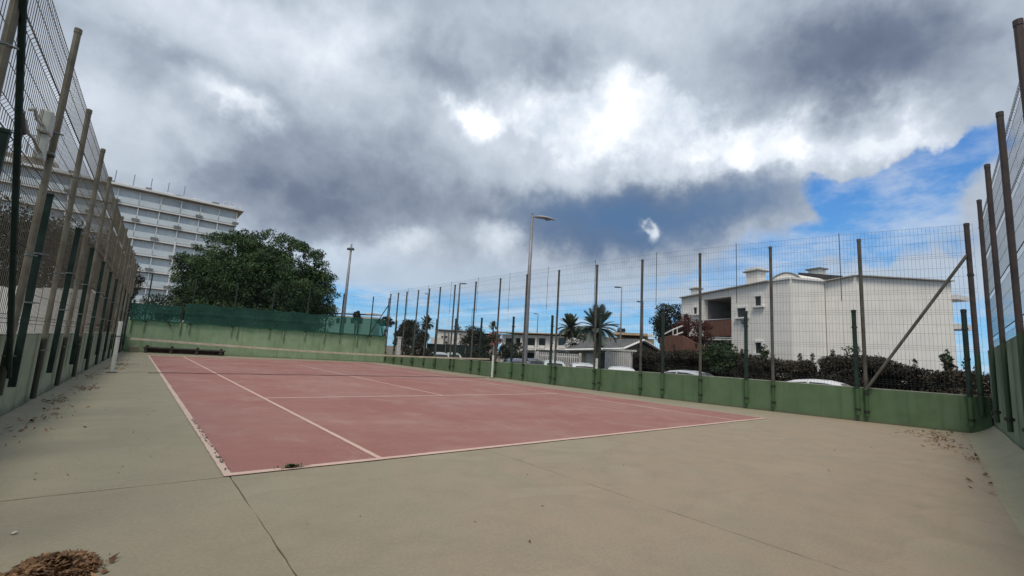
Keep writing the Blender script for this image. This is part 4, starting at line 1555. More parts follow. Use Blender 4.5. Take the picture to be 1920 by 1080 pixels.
wallseg(lerp(a1, a2, -.1), lerp(a1, a2, 1.1), lint1 - .02, lint1 + .10, lint2 + .02, .36, 2.99, 'loggia_ceiling', M['loggia'])
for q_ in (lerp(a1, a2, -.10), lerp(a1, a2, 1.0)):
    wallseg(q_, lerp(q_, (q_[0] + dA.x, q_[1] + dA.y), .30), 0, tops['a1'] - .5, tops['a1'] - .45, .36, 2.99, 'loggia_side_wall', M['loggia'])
wallseg(lerp(a1, a2, .02), lerp(a1, a2, .98), b1l - .15, b1l - .02, b2l - .02, .02, 2.98, 'loggia_floor', M['white_wall'])
wallseg(lerp(a1, a2, .03), lerp(a1, a2, .97), b1l, b1z, b2z, -.06, .04, 'balcony_front', M['brown_wall'])
wallseg(lerp(a1, a2, .03), lerp(a1, a2, .97), b1z + .005, b1z + .06, b2z + .06, -.09, .07, 'balcony_rail', M['white_trim'])
wallseg(lerp(a1, a2, .02), lerp(a1, a2, .98), b1l - .30, b1l - .16, b2l - .16, -.05, .1, 'slab_edge', M['white_trim'])
wallseg(lerp(a1, a2, .35), lerp(a1, a2, .60), b1l, b1l + 1.9, b1l + 1.9, 2.95, 2.99, 'loggia_door', M['glass_dark'])
# rear body of the house, bay and street front
a4, a5, a6, a7, = P2(1487, 27.2), P2(1552, 27.5), P2(1612, 26.5), P2(1797, 26.6)
TB = zat(1487, 519, 27.2) + .7
TE = zat(1612, 513, 26.5) + .7
TE2 = zat(1797, 524, 26.6) + .7
bk0 = inn(a0, 9); bk3 = P2(1750, 40)
b = MB()
b.prism([rel(inn(a0, 3.25)), rel(inn(a1, 3.25)), rel(inn(a2, 3.25)), rel(inn(a3, .36)), rel(inn(a3, 9)), rel(inn(a0, 9))], 0, tops['a0'] - .3)
b.build('rear_body', M['white_wall'], villa)
b = MB(); b.prism([rel(a3), rel(a4), rel(a5), rel(P2(1552, 36)), rel(P2(1470, 36))], 0, TB); b.build('bay_wall', M['white_wall'], villa)
b = MB()
bk = P2(1770, 38)
poly = [rel(P2(1553, 27.55)), rel(a6), rel(a7), rel(bk), rel(P2(1560, 38))]
b.prism(poly, 0, [TB + .02, TE, TE2, TE2, TB] if sum(poly[i][0] * poly[(i + 1) % 5][1] - poly[(i + 1) % 5][0] * poly[i][1] for i in range(5)) > 0 else [TB + .02, TE, TE2, TE2, TB])
b.build('street_front', M['white_wall'], villa)


def trim(p, q, z, h, w, name='cornice', m=None):
    b = MB(); b.obox(rel(p), rel(q), w, z, z + h); return b.build(name, m or M['white_trim'], villa)


trim(P2(1448, 28.45), P2(1486, 27.2), TB + .003, .12, .25)
trim(P2(1488, 27.2), P2(1552, 27.5), TB + .003, .12, .25)
# roof edge caps
def cap(p, zp, q, zq, w=.4, h=.07, m=None, name='roof_edge'):
    P = Vector((*rel(p), zp)); Q = Vector((*rel(q), zq))
    d = (Q - P).normalized(); n = d.cross(Vector((0, 0, 1))).normalized() * (w / 2); u = Vector((0, 0, h))
    b = MB()
    c = [P - n, Q - n, Q + n, P + n]
    b.v += [tuple(v) for v in c] + [tuple(v + u) for v in c]
    b.f += [(3, 2, 1, 0), (4, 5, 6, 7), (0, 1, 5, 4), (1, 2, 6, 5), (2, 3, 7, 6), (3, 0, 4, 7)]; b.mi += [0] * 6
    return b.build(name, m or M['roof_edge'], villa)


cap(a0, tops['a0'] + .004, a3, tops['a3'] + .004, .5)
cap(a6, TE + .004, a7, TE2 + .004, .5, .06)
cap(P2(1553, 27.5), TB + .024, a6, TE + .004, .5, .06)
# arched gable over the bay
b = MB()
pc = lerp(a3, a4, .55)
L = 2.0; hh = zat(1475, 507, 27.8) + .7 - TB - .12
dd = (Vector(a4) - Vector(a3)).normalized()
e0 = Vector(rel(P2(1452, 28.3))); e1 = Vector(rel(P2(1505, 27.4)))
ins = Vector((nA.x, nA.y)) * 2.5
N = 14
arc = [(e0 + (e1 - e0) * (i / N), TB + .125 + hh * math.sin(math.pi * i / N) ** .8) for i in range(N + 1)]
for i in range(N):
    (p, zp), (q, zq) = arc[i], arc[i + 1]
    b.quad((p.x, p.y, TB + .12), (q.x, q.y, TB + .12), (q.x, q.y, zq), (p.x, p.y, zp))
    b.quad((p.x, p.y, zp), (q.x, q.y, zq), (q.x + ins.x, q.y + ins.y, zq), (p.x + ins.x, p.y + ins.y, zp))
b.build('arched_gable', M['white_wall'], villa)
b = MB()
b.tube([(p.x, p.y, z + .03) for p, z in arc], .06, 6); b.build('gable_edge', M['ac'], villa)
# dark pitched roof part
b = MB()
q0, q1, q2, q3 = rel(P2(1502, 30)), rel(P2(1588, 29)), rel(P2(1590, 36)), rel(P2(1504, 36))
zr0, zr1 = zat(1510, 506, 30) + .7, zat(1588, 512, 29) + .7
b.prism([q0, q1, q2, q3], TB - .5, [zr0, zr1, zr1 + .4, zr0 + .4]); b.build('roof', M['roof_dark'], villa)
b = MB(); b.prism([rel(inn(a0, .2)), rel(inn(a3, .2)), rel(inn(a3, 9)), rel(inn(a0, 9))], tops['a0'] - .28, tops['a0'] - .1); b.build('roof', M['roof_grey'], villa)


def chimney(px, ytop, ycap, ybase, hw, dep, dark=False):
    x, y = rel(P2(px, dep))
    w = hw / FPX * dep
    z0, zc, zt = zat(px, ybase, dep) + .7, zat(px, ycap, dep) + .7, zat(px, ytop, dep) + .7
    ang = math.atan2(dA.y, dA.x)
    Mx = Matrix.Translation((x, y, 0)) @ Matrix.Rotation(ang, 4, 'Z')
    b = MB(); b.box(-w, w, -w * .8, w * .8, z0 - 1.2, zc, Mx); o = b.build('chimney', M['white_wall'], villa)
    b = MB(); b.box(-w * 1.35, w * 1.35, -w * 1.1, w * 1.1, zc + .003, zc + .09, Mx); b.build('cap_slab', M['ac'], o)
    b = MB()
    for (f0, f1, g) in ((0, .5, 1.12), (.5, 1.0, .85)):
        b.box(-w * g, w * g, -w * .85 * g, w * .85 * g, zc + .093 + (zt - zc - .093) * f0, zc + .093 + (zt - zc - .093) * f1 - .004, Mx)
    b.build('cap_hood', M['roof_dark'] if dark else M['white_trim'], o)


chimney(1420, 497, 506, 527, 13, 30.5)
chimney(1305, 535, 540, 556, 7.5, 36)
chimney(1538, 498, 501, 508, 11, 30.5, True)


def niche(px, yt, yb, hw, dep, frame=True, name='window'):
    """window with a proud white surround and sill on the left-hand front"""
    # find place on front line A
    o = Vector(CAM[:2]); d = Vector(ray(px, hz(px))[:2])
    A0 = Vector(a0); e = dA
    den = d.x * e.y - d.y * e.x
    t_ = ((A0.x - o.x) * e.y - (A0.y - o.y) * e.x) / den
    hit = o + d * t_
    dep_ = t_
    z0, z1 = zat(px, yb, dep_) + .7, zat(px, yt, dep_) + .7
    w = hw / FPX * dep_ * 1.25
    Mx = Matrix.Translation((hit.x - vx, hit.y - vy, 0)) @ Matrix.Rotation(math.atan2(dA.y, dA.x), 4, 'Z')
    sg = 1 if (Mx.to_3x3() @ Vector((0, 1, 0))).xy.dot(nA) < 0 else -1
    def bx(x0, x1, y0, y1, za, zb, nm, m, par):
        b = MB(); b.box(x0, x1, min(y0 * sg, y1 * sg), max(y0 * sg, y1 * sg), za, zb, Mx); return b.build(nm, m, par)
    win = bx(-w, w, -.05, .012, z0, z1, name, M['glass_dark'], villa)
    bx(-w - .12, -w - .002, .002, .10, z0 - .02, z1 + .12, 'frame', M['white_trim'], win)
    bx(w + .002, w + .12, .002, .10, z0 - .02, z1 + .12, 'frame', M['white_trim'], win)
    bx(-w - .001, w + .001, .002, .10, z1 + .004, z1 + .12, 'frame', M['white_trim'], win)
    bx(-w - .2, w + .2, .003, .22, z0 - .13, z0 - .025, 'sill', M['white_trim'], win)
    return win


niche(1425, 553, 571, 5.5, 29)
niche(1393, 576, 593, 8, 30)
niche(1424, 642, 662, 5.5, 29)
niche(1305, 575, 587, 3.5, 34)
niche(1287, 588, 598, 5, 35)
# wrought lantern below the sill of the middle window
hq, _t = on_front(1397)
lq = rel(inn(hq, -.14))
b = MB()
zc_ = zat(1397, 600, _t) + .7
b.tube([(*rel(inn(hq, .0)), zc_ + .12), (*lq, zc_ + .16)], .02, 6)
b.lathe([(.03, .14), (.13, .02), (.10, -.20), (.02, -.26)], 8, (*lq, zc_))
b.build('wall_lantern', M['lamp_dark'], villa)
# side balconies at the street-front corner
for (yt, yb) in ((551, 560), (607, 617)):
    z0, z1 = zat(1800, yb, 26.8) + .7, zat(1800, yt, 26.8) + .7
    Pb = rel(P2(1800, 26.9)); 
    b = MB(); b.obox(rel(P2(1788, 26.75)), rel(P2(1812, 27.3)), .9, z0, z1, .0); b.build('side_ledge', M['white_trim'], villa)

# brown stair wall with a railing, left of the villa
sx, sy = P2(1262, 29.5)
stw = thing('stair_wall', 'brown curved stair wall with a pale railing left of the villa', 'wall', (sx, sy, -.7))
P = [(1240, 632, 31), (1262, 628, 30), (1280, 629, 29.3), (1300, 640, 28.8), (1318, 648, 28.4), (1336, 655, 28)]
b = MB()
for (p, q) in zip(P[:-1], P[1:]):
    A, B_ = at(p[0], p[2]), at(q[0], q[2])
    za, zb = zat(*p) + .7, zat(*q) + .7
    d = Vector((B_[0] - A[0], B_[1] - A[1], 0)).normalized(); n = Vector((-d.y, d.x, 0)) * .12
    c = [Vector((A[0] - sx, A[1] - sy, 0)) - n, Vector((B_[0] - sx, B_[1] - sy, 0)) - n, Vector((B_[0] - sx, B_[1] - sy, 0)) + n, Vector((A[0] - sx, A[1] - sy, 0)) + n]
    n0 = len(b.v)
    b.v += [(v.x, v.y, 0) for v in c] + [(c[0].x, c[0].y, za), (c[1].x, c[1].y, zb), (c[2].x, c[2].y, zb), (c[3].x, c[3].y, za)]
    b.f += [tuple(n0 + i for i in f) for f in ((3, 2, 1, 0), (4, 5, 6, 7), (0, 1, 5, 4), (1, 2, 6, 5), (2, 3, 7, 6), (3, 0, 4, 7))]; b.mi += [0] * 6
b.build('wall_body', M['brown_wall'], stw)
b = MB()
for off in (0, 12):
    b.tube([Vector(pt(px, py + off, d)) - Vector((sx, sy, -.7)) for px, py, d in ((1243, 628, 30.9), (1262, 618, 30.4), (1280, 611, 30))], .05, 6)
for px, yt, yb in ((1262, 618, 632), (1270, 615, 632)):
    b.tube([Vector(pt(px, yt, 30.2)) - Vector((sx, sy, -.7)), Vector(pt(px, yb, 30.2)) - Vector((sx, sy, -.7))], .04, 6)
b.build('railing', M['white_trim'], stw)


# ------------------------------------------------------------------ other houses
def block_house(name, label, px0, px1, dep, ytop, m, thick=8, group=None, dep2=None):
    """house front between two lines of sight; returns root and a helper to place parts on its front"""
    A, B_ = Vector(at(px0, dep)), Vector(at(px1, dep2 or dep))
    zt = zat(px0, ytop, dep) + .7
    root = thing(name, label, 'house', (A.x, A.y, -.7), math.atan2((B_ - A).y, (B_ - A).x), group)
    L = (B_ - A).length
    sgn = 1 if Vector((-(B_ - A).y, (B_ - A).x)).dot(A - Vector(CAM[:2])) > 0 else -1
    b = MB(); b.box(0, L, min(0, sgn * thick), max(0, sgn * thick), 0, zt); b.build('wall', m, root)
    def place(px, py):
        f = (px - px0) / (px1 - px0)
        dd = dep + ((dep2 or dep) - dep) * f
        return L * f, zat(px, py, dd) + .7
    def part(nm, p0, y0, p1, y1, proud, m_, back=.0, par=None):
        xa, z1 = place(p0, y0); xb, z0 = place(p1, y1)
        b = MB(); lo_, hi_ = sorted((-sgn * proud, sgn * back))
        b.box(min(xa, xb), max(xa, xb), lo_, hi_, min(z0, z1), max(z0, z1))
        return b.build(nm, m_, par or root)
    return root, L, zt, sgn, part


h1, L, zt, sg, part = block_house('white_house', 'small white house with two little windows behind the dark green screen', 815, 872, 60, 620, M['white_wall'])
part('roof', 813, 618.0, 874, 620.0, .25, M['ac'], 8.3)
for px in (827.5, 835):
    w = part('window', px - 1.6, 629.5, px + 1.6, 633.5, .03, M['glass_dark'], .1)
part('door', 834, 640, 838, 644, .03, M['glass_dark'], .1)
part('pillar', 831, 622, 832.6, 646, .5, M['ac'], .1)
part('pillar', 838.6, 623, 840, 646, .5, M['ac'], .1)
part('garage_panel', 806.5, 632, 821, 646, .08, M['hotel_white'], .1)
h2, L, zt, sg, part = block_house('white_house', 'white house with wide dark openings partly behind grey-green trees', 872, 926, 56, 626, M['white_wall'])
part('roof', 870, 622.5, 928, 626.5, .4, M['tan_roof'], 8.3)
part('window', 885, 632, 904, 643, .03, M['glass_dark'], .1)
part('window', 910, 636, 921, 648, .03, M['glass_dark'], .1)
part('ledge', 880, 645, 908, 648, .6, M['white_trim'], .1)
part('door', 890, 652, 902, 668, .03, M['glass_dark'], .1)
h3, L, zt, sg, part = block_house('terrace_house', 'two-storey white terrace with dark balcony openings under a tan roof', 940, 1105, 48, 626, M['white_wall'], dep2=43)
part('roof', 936, 622, 1108, 629.5, .7, M['tan_roof'], 8.4)
for (p0, p1) in ((948, 962), (969, 978), (992, 1006), (1014, 1026), (1050, 1064), (1082, 1096)):
    w = part('balcony_opening', p0, 634, p1, 653, .03, M['glass_dark'], .1)
    part('railing', p0, 647.5, p1, 653, .10, M['white_trim'], -.06, )
for (p0, p1) in ((946, 964), (985, 1010), (1012, 1044), (1046, 1068), (1076, 1100)):
    part('balcony_slab', p0, 655, p1, 657.5, .9, M['white_trim'], .1)
for p0 in (965.5, 981, 1010, 1044, 1070):
    part('pier', p0, 632, p0 + 2, 690, .35, M['white_trim'], .1)
for (p0, p1) in ((950, 963), (990, 1006), (1014, 1040), (1050, 1066), (1080, 1096)):
    part('window', p0, 661, p1, 684, .03, M['glass_dark'], .1)
h4, L, zt, sg, part = block_house('flat_roofed_house', 'pale house with a tan flat roof showing over the grey roof', 1105, 1226, 50, 630, M['tan_wall'], dep2=48)
part('roof', 1150, 623, 1214, 630, .8, M['tan_roof'], 8.4)
part('parapet', 1206, 626, 1226, 632, .2, M['white_trim'], .3)
h5, L, zt, sg, part = block_house('long_building', 'long low pale building whose parapet shows over the end wall', 560, 692, 76, 588, M['hotel_white'], thick=2.5, dep2=72)
part('parapet', 560, 583.5, 681, 588.3, .3, M['tan_wall'], 2.6)
part('parapet', 681.2, 585.5, 692, 589, .3, M['white_trim'], 2.6)
for p0 in (628, 640, 655, 670):
    part('window', p0, 596, p0 + 6, 606, .04, M['glass_dark'], .1)

# bungalow with the grey gabled roof
gx, gy = at(1150, 33)
bg_ = thing('bungalow', 'low bungalow with a grey gabled roof behind the white picket fence', 'house', (gx, gy, -.7))
G = Vector((gx, gy, -.7))
pv = lambda px, py, d: Vector(pt(px, py, d)) - G
E1, E2 = pv(1060, 655, 35.0), pv(1168, 653, 31.0)       # front eave
R1, R2 = pv(1088, 634.5, 38.5), pv(1207, 636.5, 32.6)    # ridge
E3 = pv(1240, 657, 34.6)                                 # rear eave at the gable
E4 = E3 + (E1 - E2)
b = MB()
th = Vector((0, 0, -.12))
for q in ((E1, E2, R2, R1), (R1, R2, E3, E4)):
    n0 = len(b.v)
    b.v += [tuple(v) for v in q] + [tuple(v + th) for v in q]
    b.f += [tuple(n0 + i for i in f) for f in ((0, 1, 2, 3), (7, 6, 5, 4), (0, 4, 5, 1), (1, 5, 6, 2), (2, 6, 7, 3), (3, 7, 4, 0))]; b.mi += [0] * 6
b.build('roof', M['roof_grey'], bg_)
def barge(p, q, nm='bargeboard'):
    b = MB(); b.tube([p + Vector((0, 0, -.05)), q + Vector((0, 0, -.05))], .09, 4); return b.build(nm, M['white_trim'], bg_)
barge(E2, R2); barge(R2, E3); barge(E1, E2, 'gutter')
b = MB()
ins_ = (E1 - E2).normalized() * .35
g0, g1, g2 = E2 + ins_ + Vector((0, 0, -.13)), R2 + ins_ + Vector((0, 0, -.25)), E3 + ins_ + Vector((0, 0, -.13))
b.quad(g0, g2, g1); b.quad((g0.x, g0.y, 0), (g2.x, g2.y, 0), g2, g0)
b.build('gable_wall', M['ac'], bg_)
b = MB()
f0 = E1 + (E3 - E2).normalized() * .7; f1 = E2 + (E3 - E2).normalized() * .7
b.quad((f0.x, f0.y, 0), (f1.x, f1.y, 0), (f1.x, f1.y, f1.z), (f0.x, f0.y, f0.z + .0)); b.build('wall', M['tan_wall'], bg_)
def onwall(fa, fb, za, zb, nm, m):
    p = f0 + (f1 - f0) * fa; q = f0 + (f1 - f0) * fb
    b = MB(); b.obox((p.x, p.y), (q.x, q.y), .08, za, zb); return b.build(nm, m, bg_)
onwall(.30, .52, .2, 2.2, 'garage_door', M['panel_white'])
onwall(.56, .64, .2, 2.25, 'door', M['glass_dark'])
onwall(.70, .84, 1.0, 2.1, 'window', M['glass_dark'])
onwall(.10, .18, .9, 2.0, 'window', M['glass_dark'])


# ------------------------------------------------------------------ fences in the background
def picket_fence(label, line, h_top, step, w, m, group=None, rail=True, name='picket_fence'):
    """line: (px, dep) ends; h_top(px)->picture y of the top"""
    A, B_ = Vector(at(*line[0])), Vector(at(*line[1]))
    root = thing(name, label, 'fence', (A.x, A.y, -.7), math.atan2((B_ - A).y, (B_ - A).x), group)
    L = (B_ - A).length
    n = int(L / step)
    zt0 = zat(line[0][0], h_top[0], line[0][1]) + .7; zt1 = zat(line[1][0], h_top[1], line[1][1]) + .7
    cache = {}
    for i in range(n + 1):
        f = i / n
        h = round((zt0 + (zt1 - zt0) * f) * 20) / 20
        if h not in cache:
            b = MB(); b.box(-w / 2, w / 2, -.02, .02, .05, h); cache[h] = b.mesh('picket', m)
        link('picket', cache[h], root, (L * f, 0, 0))
    if rail:
        for z in (.45, min(zt0, zt1) - .25):
            b = MB(); b.box(0, L, .022, .075, z, z + .09); b.build('rail', m, root)
    for f in np.linspace(0, 1, max(2, int(L / 2.2) + 1)):
        h = zt0 + (zt1 - zt0) * f
        b = MB(); b.box(L * f - .07, L * f + .07, .08, .2, 0, h + .08); b.build('post', m, root)
    return root


picket_fence('white picket fence with gaps, left of the tan garage wall', ((1006, 33.5), (1086, 31)), (660, 664), .17, .085, M['picket'], 'white garden fences')
pf = picket_fence('taller close-boarded white fence in front of the bungalow', ((1136, 29.6), (1181, 28.4)), (659, 659), .135, .11, M['picket'], 'white garden fences')
A, B_ = Vector(at(1128, 29.8)), Vector(at(1183, 28.35))
b = MB()
hh_ = zat(1136, 653, 29.6) + .7
b.box(-.25, (B_ - A).length + .05, -.06, .06, hh_ - .14, hh_ - .03); b.build('top_beam', M['picket'], pf)
# dark green screen fence further along the street
A, B_ = Vector(at(800, 47)), Vector(at(912, 43))
sf = thing('screen_fence', 'dark green fabric screen fence below the white houses', 'fence', (A.x, A.y, -.7), math.atan2((B_ - A).y, (B_ - A).x))
L = (B_ - A).length
zt_ = zat(850, 646.5, 45.5) + .7
n = int(L / 2)
for i in range(n):
    b = MB(); b.box(L * i / n + .03, L * (i + 1) / n - .03, -.02, .02, .05, zt_ + .03 * math.sin(i * 2.1)); b.build('panel', M['green_fabric'], sf)
    b = MB(); b.tube([(L * i / n, .05, 0), (L * i / n, .05, zt_ + .1)], .03, 6); b.build('post', M['lamp_dark'], sf)
# white gate pillar behind the far corner
x, y = at(748, 31)
gp_ = thing('gate_pillar', 'slim white pillar just outside the far street corner', 'pillar', (x, y, -.7))
b = MB(); b.box(-.09, .09, -.09, .09, 0, zat(748, 633, 31) + .7); b.build('shaft', M['white_trim'], gp_)
b = MB(); b.box(-.12, .12, -.12, .12, zat(748, 633, 31) + .703, zat(748, 633, 31) + .76); b.build('cap', M['white_trim'], gp_)

# white board fence left of the court
A, B_ = Vector(at(-70, 15.5)), Vector(at(180, 14.6))
wf = thing('board_fence', 'white upright board fence behind the left wire fence', 'fence', (A.x, A.y, -.7), math.atan2((B_ - A).y, (B_ - A).x))
L = (B_ - A).length
zt_ = zat(60, 538, 15.0) + .7
n = int(L / .235)
bmx = MB(); bmx.box(.011, L / n - .011, -.014, .014, .1, zt_)
bmesh_ = bmx.mesh('board', M['panel_white'])
for i in range(n):
    link('board', bmesh_, wf, (L * i / n, random.uniform(-.006, .006), random.uniform(-.02, .02)))
for z in (.5, zt_ - .35):
    b = MB(); b.box(0, L, .03, .08, z, z + .1); b.build('rail', M['panel_white'], wf)
for i in range(0, n + 1, 8):
    b = MB(); b.box(L * i / n - .05, L * i / n + .05, .081, .18, 0, zt_ + .05); b.build('post', M['panel_white'], wf)


# ------------------------------------------------------------------ hotel
HX0, HX1, HY, FL, NF = -46.5, 13.2, 102.0, 2.90, 9
BAY = 3.10
hotel = thing('hotel', 'white high-rise hotel with stacked balconies behind the trees', 'hotel', (HX1, HY, -.7), 0)
ZR = 27.0 + .7
b = MB(); b.box(HX0 - HX1, -.6, .9, 16, 0, ZR - .35); b.build('wall', M['hotel_white'], hotel)
b = MB(); b.box(HX0 - HX1, .5, -.5, 16.2, ZR - .30, ZR + .05); b.build('roof', M['hotel_white'], hotel)
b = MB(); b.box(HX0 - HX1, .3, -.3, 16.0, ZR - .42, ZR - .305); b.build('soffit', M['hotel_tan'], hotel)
b = MB(); b.box(HX0 - HX1, -1.0, 2.0, 15, ZR + .055, ZR + .75); b.build('roof_parapet', M['hotel_white'], hotel)
nb = int((HX1 - HX0) / BAY)
xe = [-.6 - BAY * i for i in range(nb + 1)]
me_rail = MB().box(-BAY + .09, -.09, -.05, .0, .10, 1.16).mesh('balustrade', M['hotel_rail'])
mb_ = MB()
mb_.box(-BAY + .06, -.06, .78, .885, .05, FL - .42)
me_win = mb_.mesh('window', M['glass_blue'])
me_fr = MB().box(-BAY / 2 - .05, -BAY / 2 + .05, 0.70, .775, .05, FL - .42).mesh('frame', M['white_trim'])
me_part = MB().box(-.06, .06, 0.06, .775, .02, FL - .36).mesh('partition', M['hotel_white'])
me_ac = MB().box(-.55, .55, -.30, -.06, .10, .55).mesh('air_unit', M['ac'])
for k in range(NF):
    z = ZR - .42 - FL * (k + 1) + .02
    b = MB(); b.box(HX0 - HX1, -.4 if k else -.4, -.04, .89, z - .26, z); b.build('balcony_slab', M['hotel_white'], hotel)
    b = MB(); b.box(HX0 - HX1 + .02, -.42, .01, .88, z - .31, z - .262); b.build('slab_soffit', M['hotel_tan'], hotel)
    for i in range(nb):
        if i > 13 and k > 5: continue
        link('balustrade', me_rail, hotel, (xe[i], 0, z))
        w = link('window', me_win, hotel, (xe[i], 0, z))
        link('frame', me_fr, w, (0, 0, 0))
        link('partition', me_part, hotel, (xe[i], 0, z))
        if i % 2 == k % 2 and random.random() < .85:
            link('air_unit', me_ac, hotel, (xe[i] - .1, 0, z - .05))
# drain pipe strip seen on the facade
b = MB(); b.box(xe[3] - .12, xe[3] + .12, -.12, -.055, 0, ZR - FL * 3); b.build('drain_pipe', M['hotel_white'], hotel)
# roof masts
for px in (215, 251, 285, 318, 349):
    X = None
    d = ray(px, 340); t_ = (HY + 5 - CAM[1]) / d[1]; X = CAM[0] + d[0] * t_
    zz = (CAM + ray(px, 318 + (px - 215) * .24) * t_)[2] + .7
    b = MB(); b.tube([(X - HX1, 5, ZR + .05), (X - HX1, 5, zz)], .07, 6); b.build('mast', M['lamp_grey'], hotel)
# roof clutter boxes along the edge
for i in range(18):
    X = -2.2 - i * 2.6 + random.uniform(-.6, .6)
    b = MB(); b.box(X - random.uniform(.3, .7), X + random.uniform(.3, .7), .6, 1.6, ZR + .055, ZR + random.uniform(.35, .75)); b.build('roof_unit', M['ac'] if i % 2 else M['hotel_white'], hotel)
# railing and terrace canopy at the right end
b = MB()
for X in (-3.2, -2.2, -1.2, -.2):
    b.tube([(X, .2, ZR + .055), (X, .2, ZR + 1.15)], .05, 5)
b.tube([(-3.2, .2, ZR + 1.1), (-.2, .2, ZR + 1.1)], .05, 5)
b.build('roof_railing', M['white_trim'], hotel)
# penthouse with roof sign
b = MB(); b.box(HX0 - HX1, -28.4, 4, 14, ZR + .056, ZR + 2.3); b.build('penthouse', M['hotel_tan'], hotel)
b = MB(); b.box(HX0 - HX1, -28.0, 3.4, 14.4, ZR + 2.305, ZR + 2.5); b.build('penthouse_roof', M['hotel_white'], hotel)
sgn_ = thing('roof_sign', 'blue letter sign standing on the hotel roof behind the left fence', 'sign', (HX1 - 32, HY + 5.0, ZR - .7 + 2.5))
def sx_of(px): 
    d = ray(px, 280); return CAM[0] + d[0] * (HY + 5 - CAM[1]) / d[1] - (HX1 - 32)
for (px, ch) in ((1, 'T'), (11, 'T'), (66, 'I'), (73, 'T'), (83, 'T')):
    X = sx_of(px)
    H = 2.9
    b = MB()
    b.box(X - .16, X + .16, -.1, .1, .55, .55 + H)
    if ch == 'T': b.box(X - .62, X + .62, -.1, .1, .555 + H, .9 + H)
    b.build('letter', M['sign_blue'], sgn_)
b = MB()
x0_, x1_ = sx_of(-8), sx_of(90)
b.box(x0_, x1_, .15, .3, .3, .45); b.box(x0_, x1_, .15, .3, 4.0, 4.15)
for f in np.linspace(0, 1, 8):
    X = x0_ + (x1_ - x0_) * f
    b.box(X - .06, X + .06, .32, .44, 0, 4.2)
b.build('sign_frame', M['ac'], sgn_)


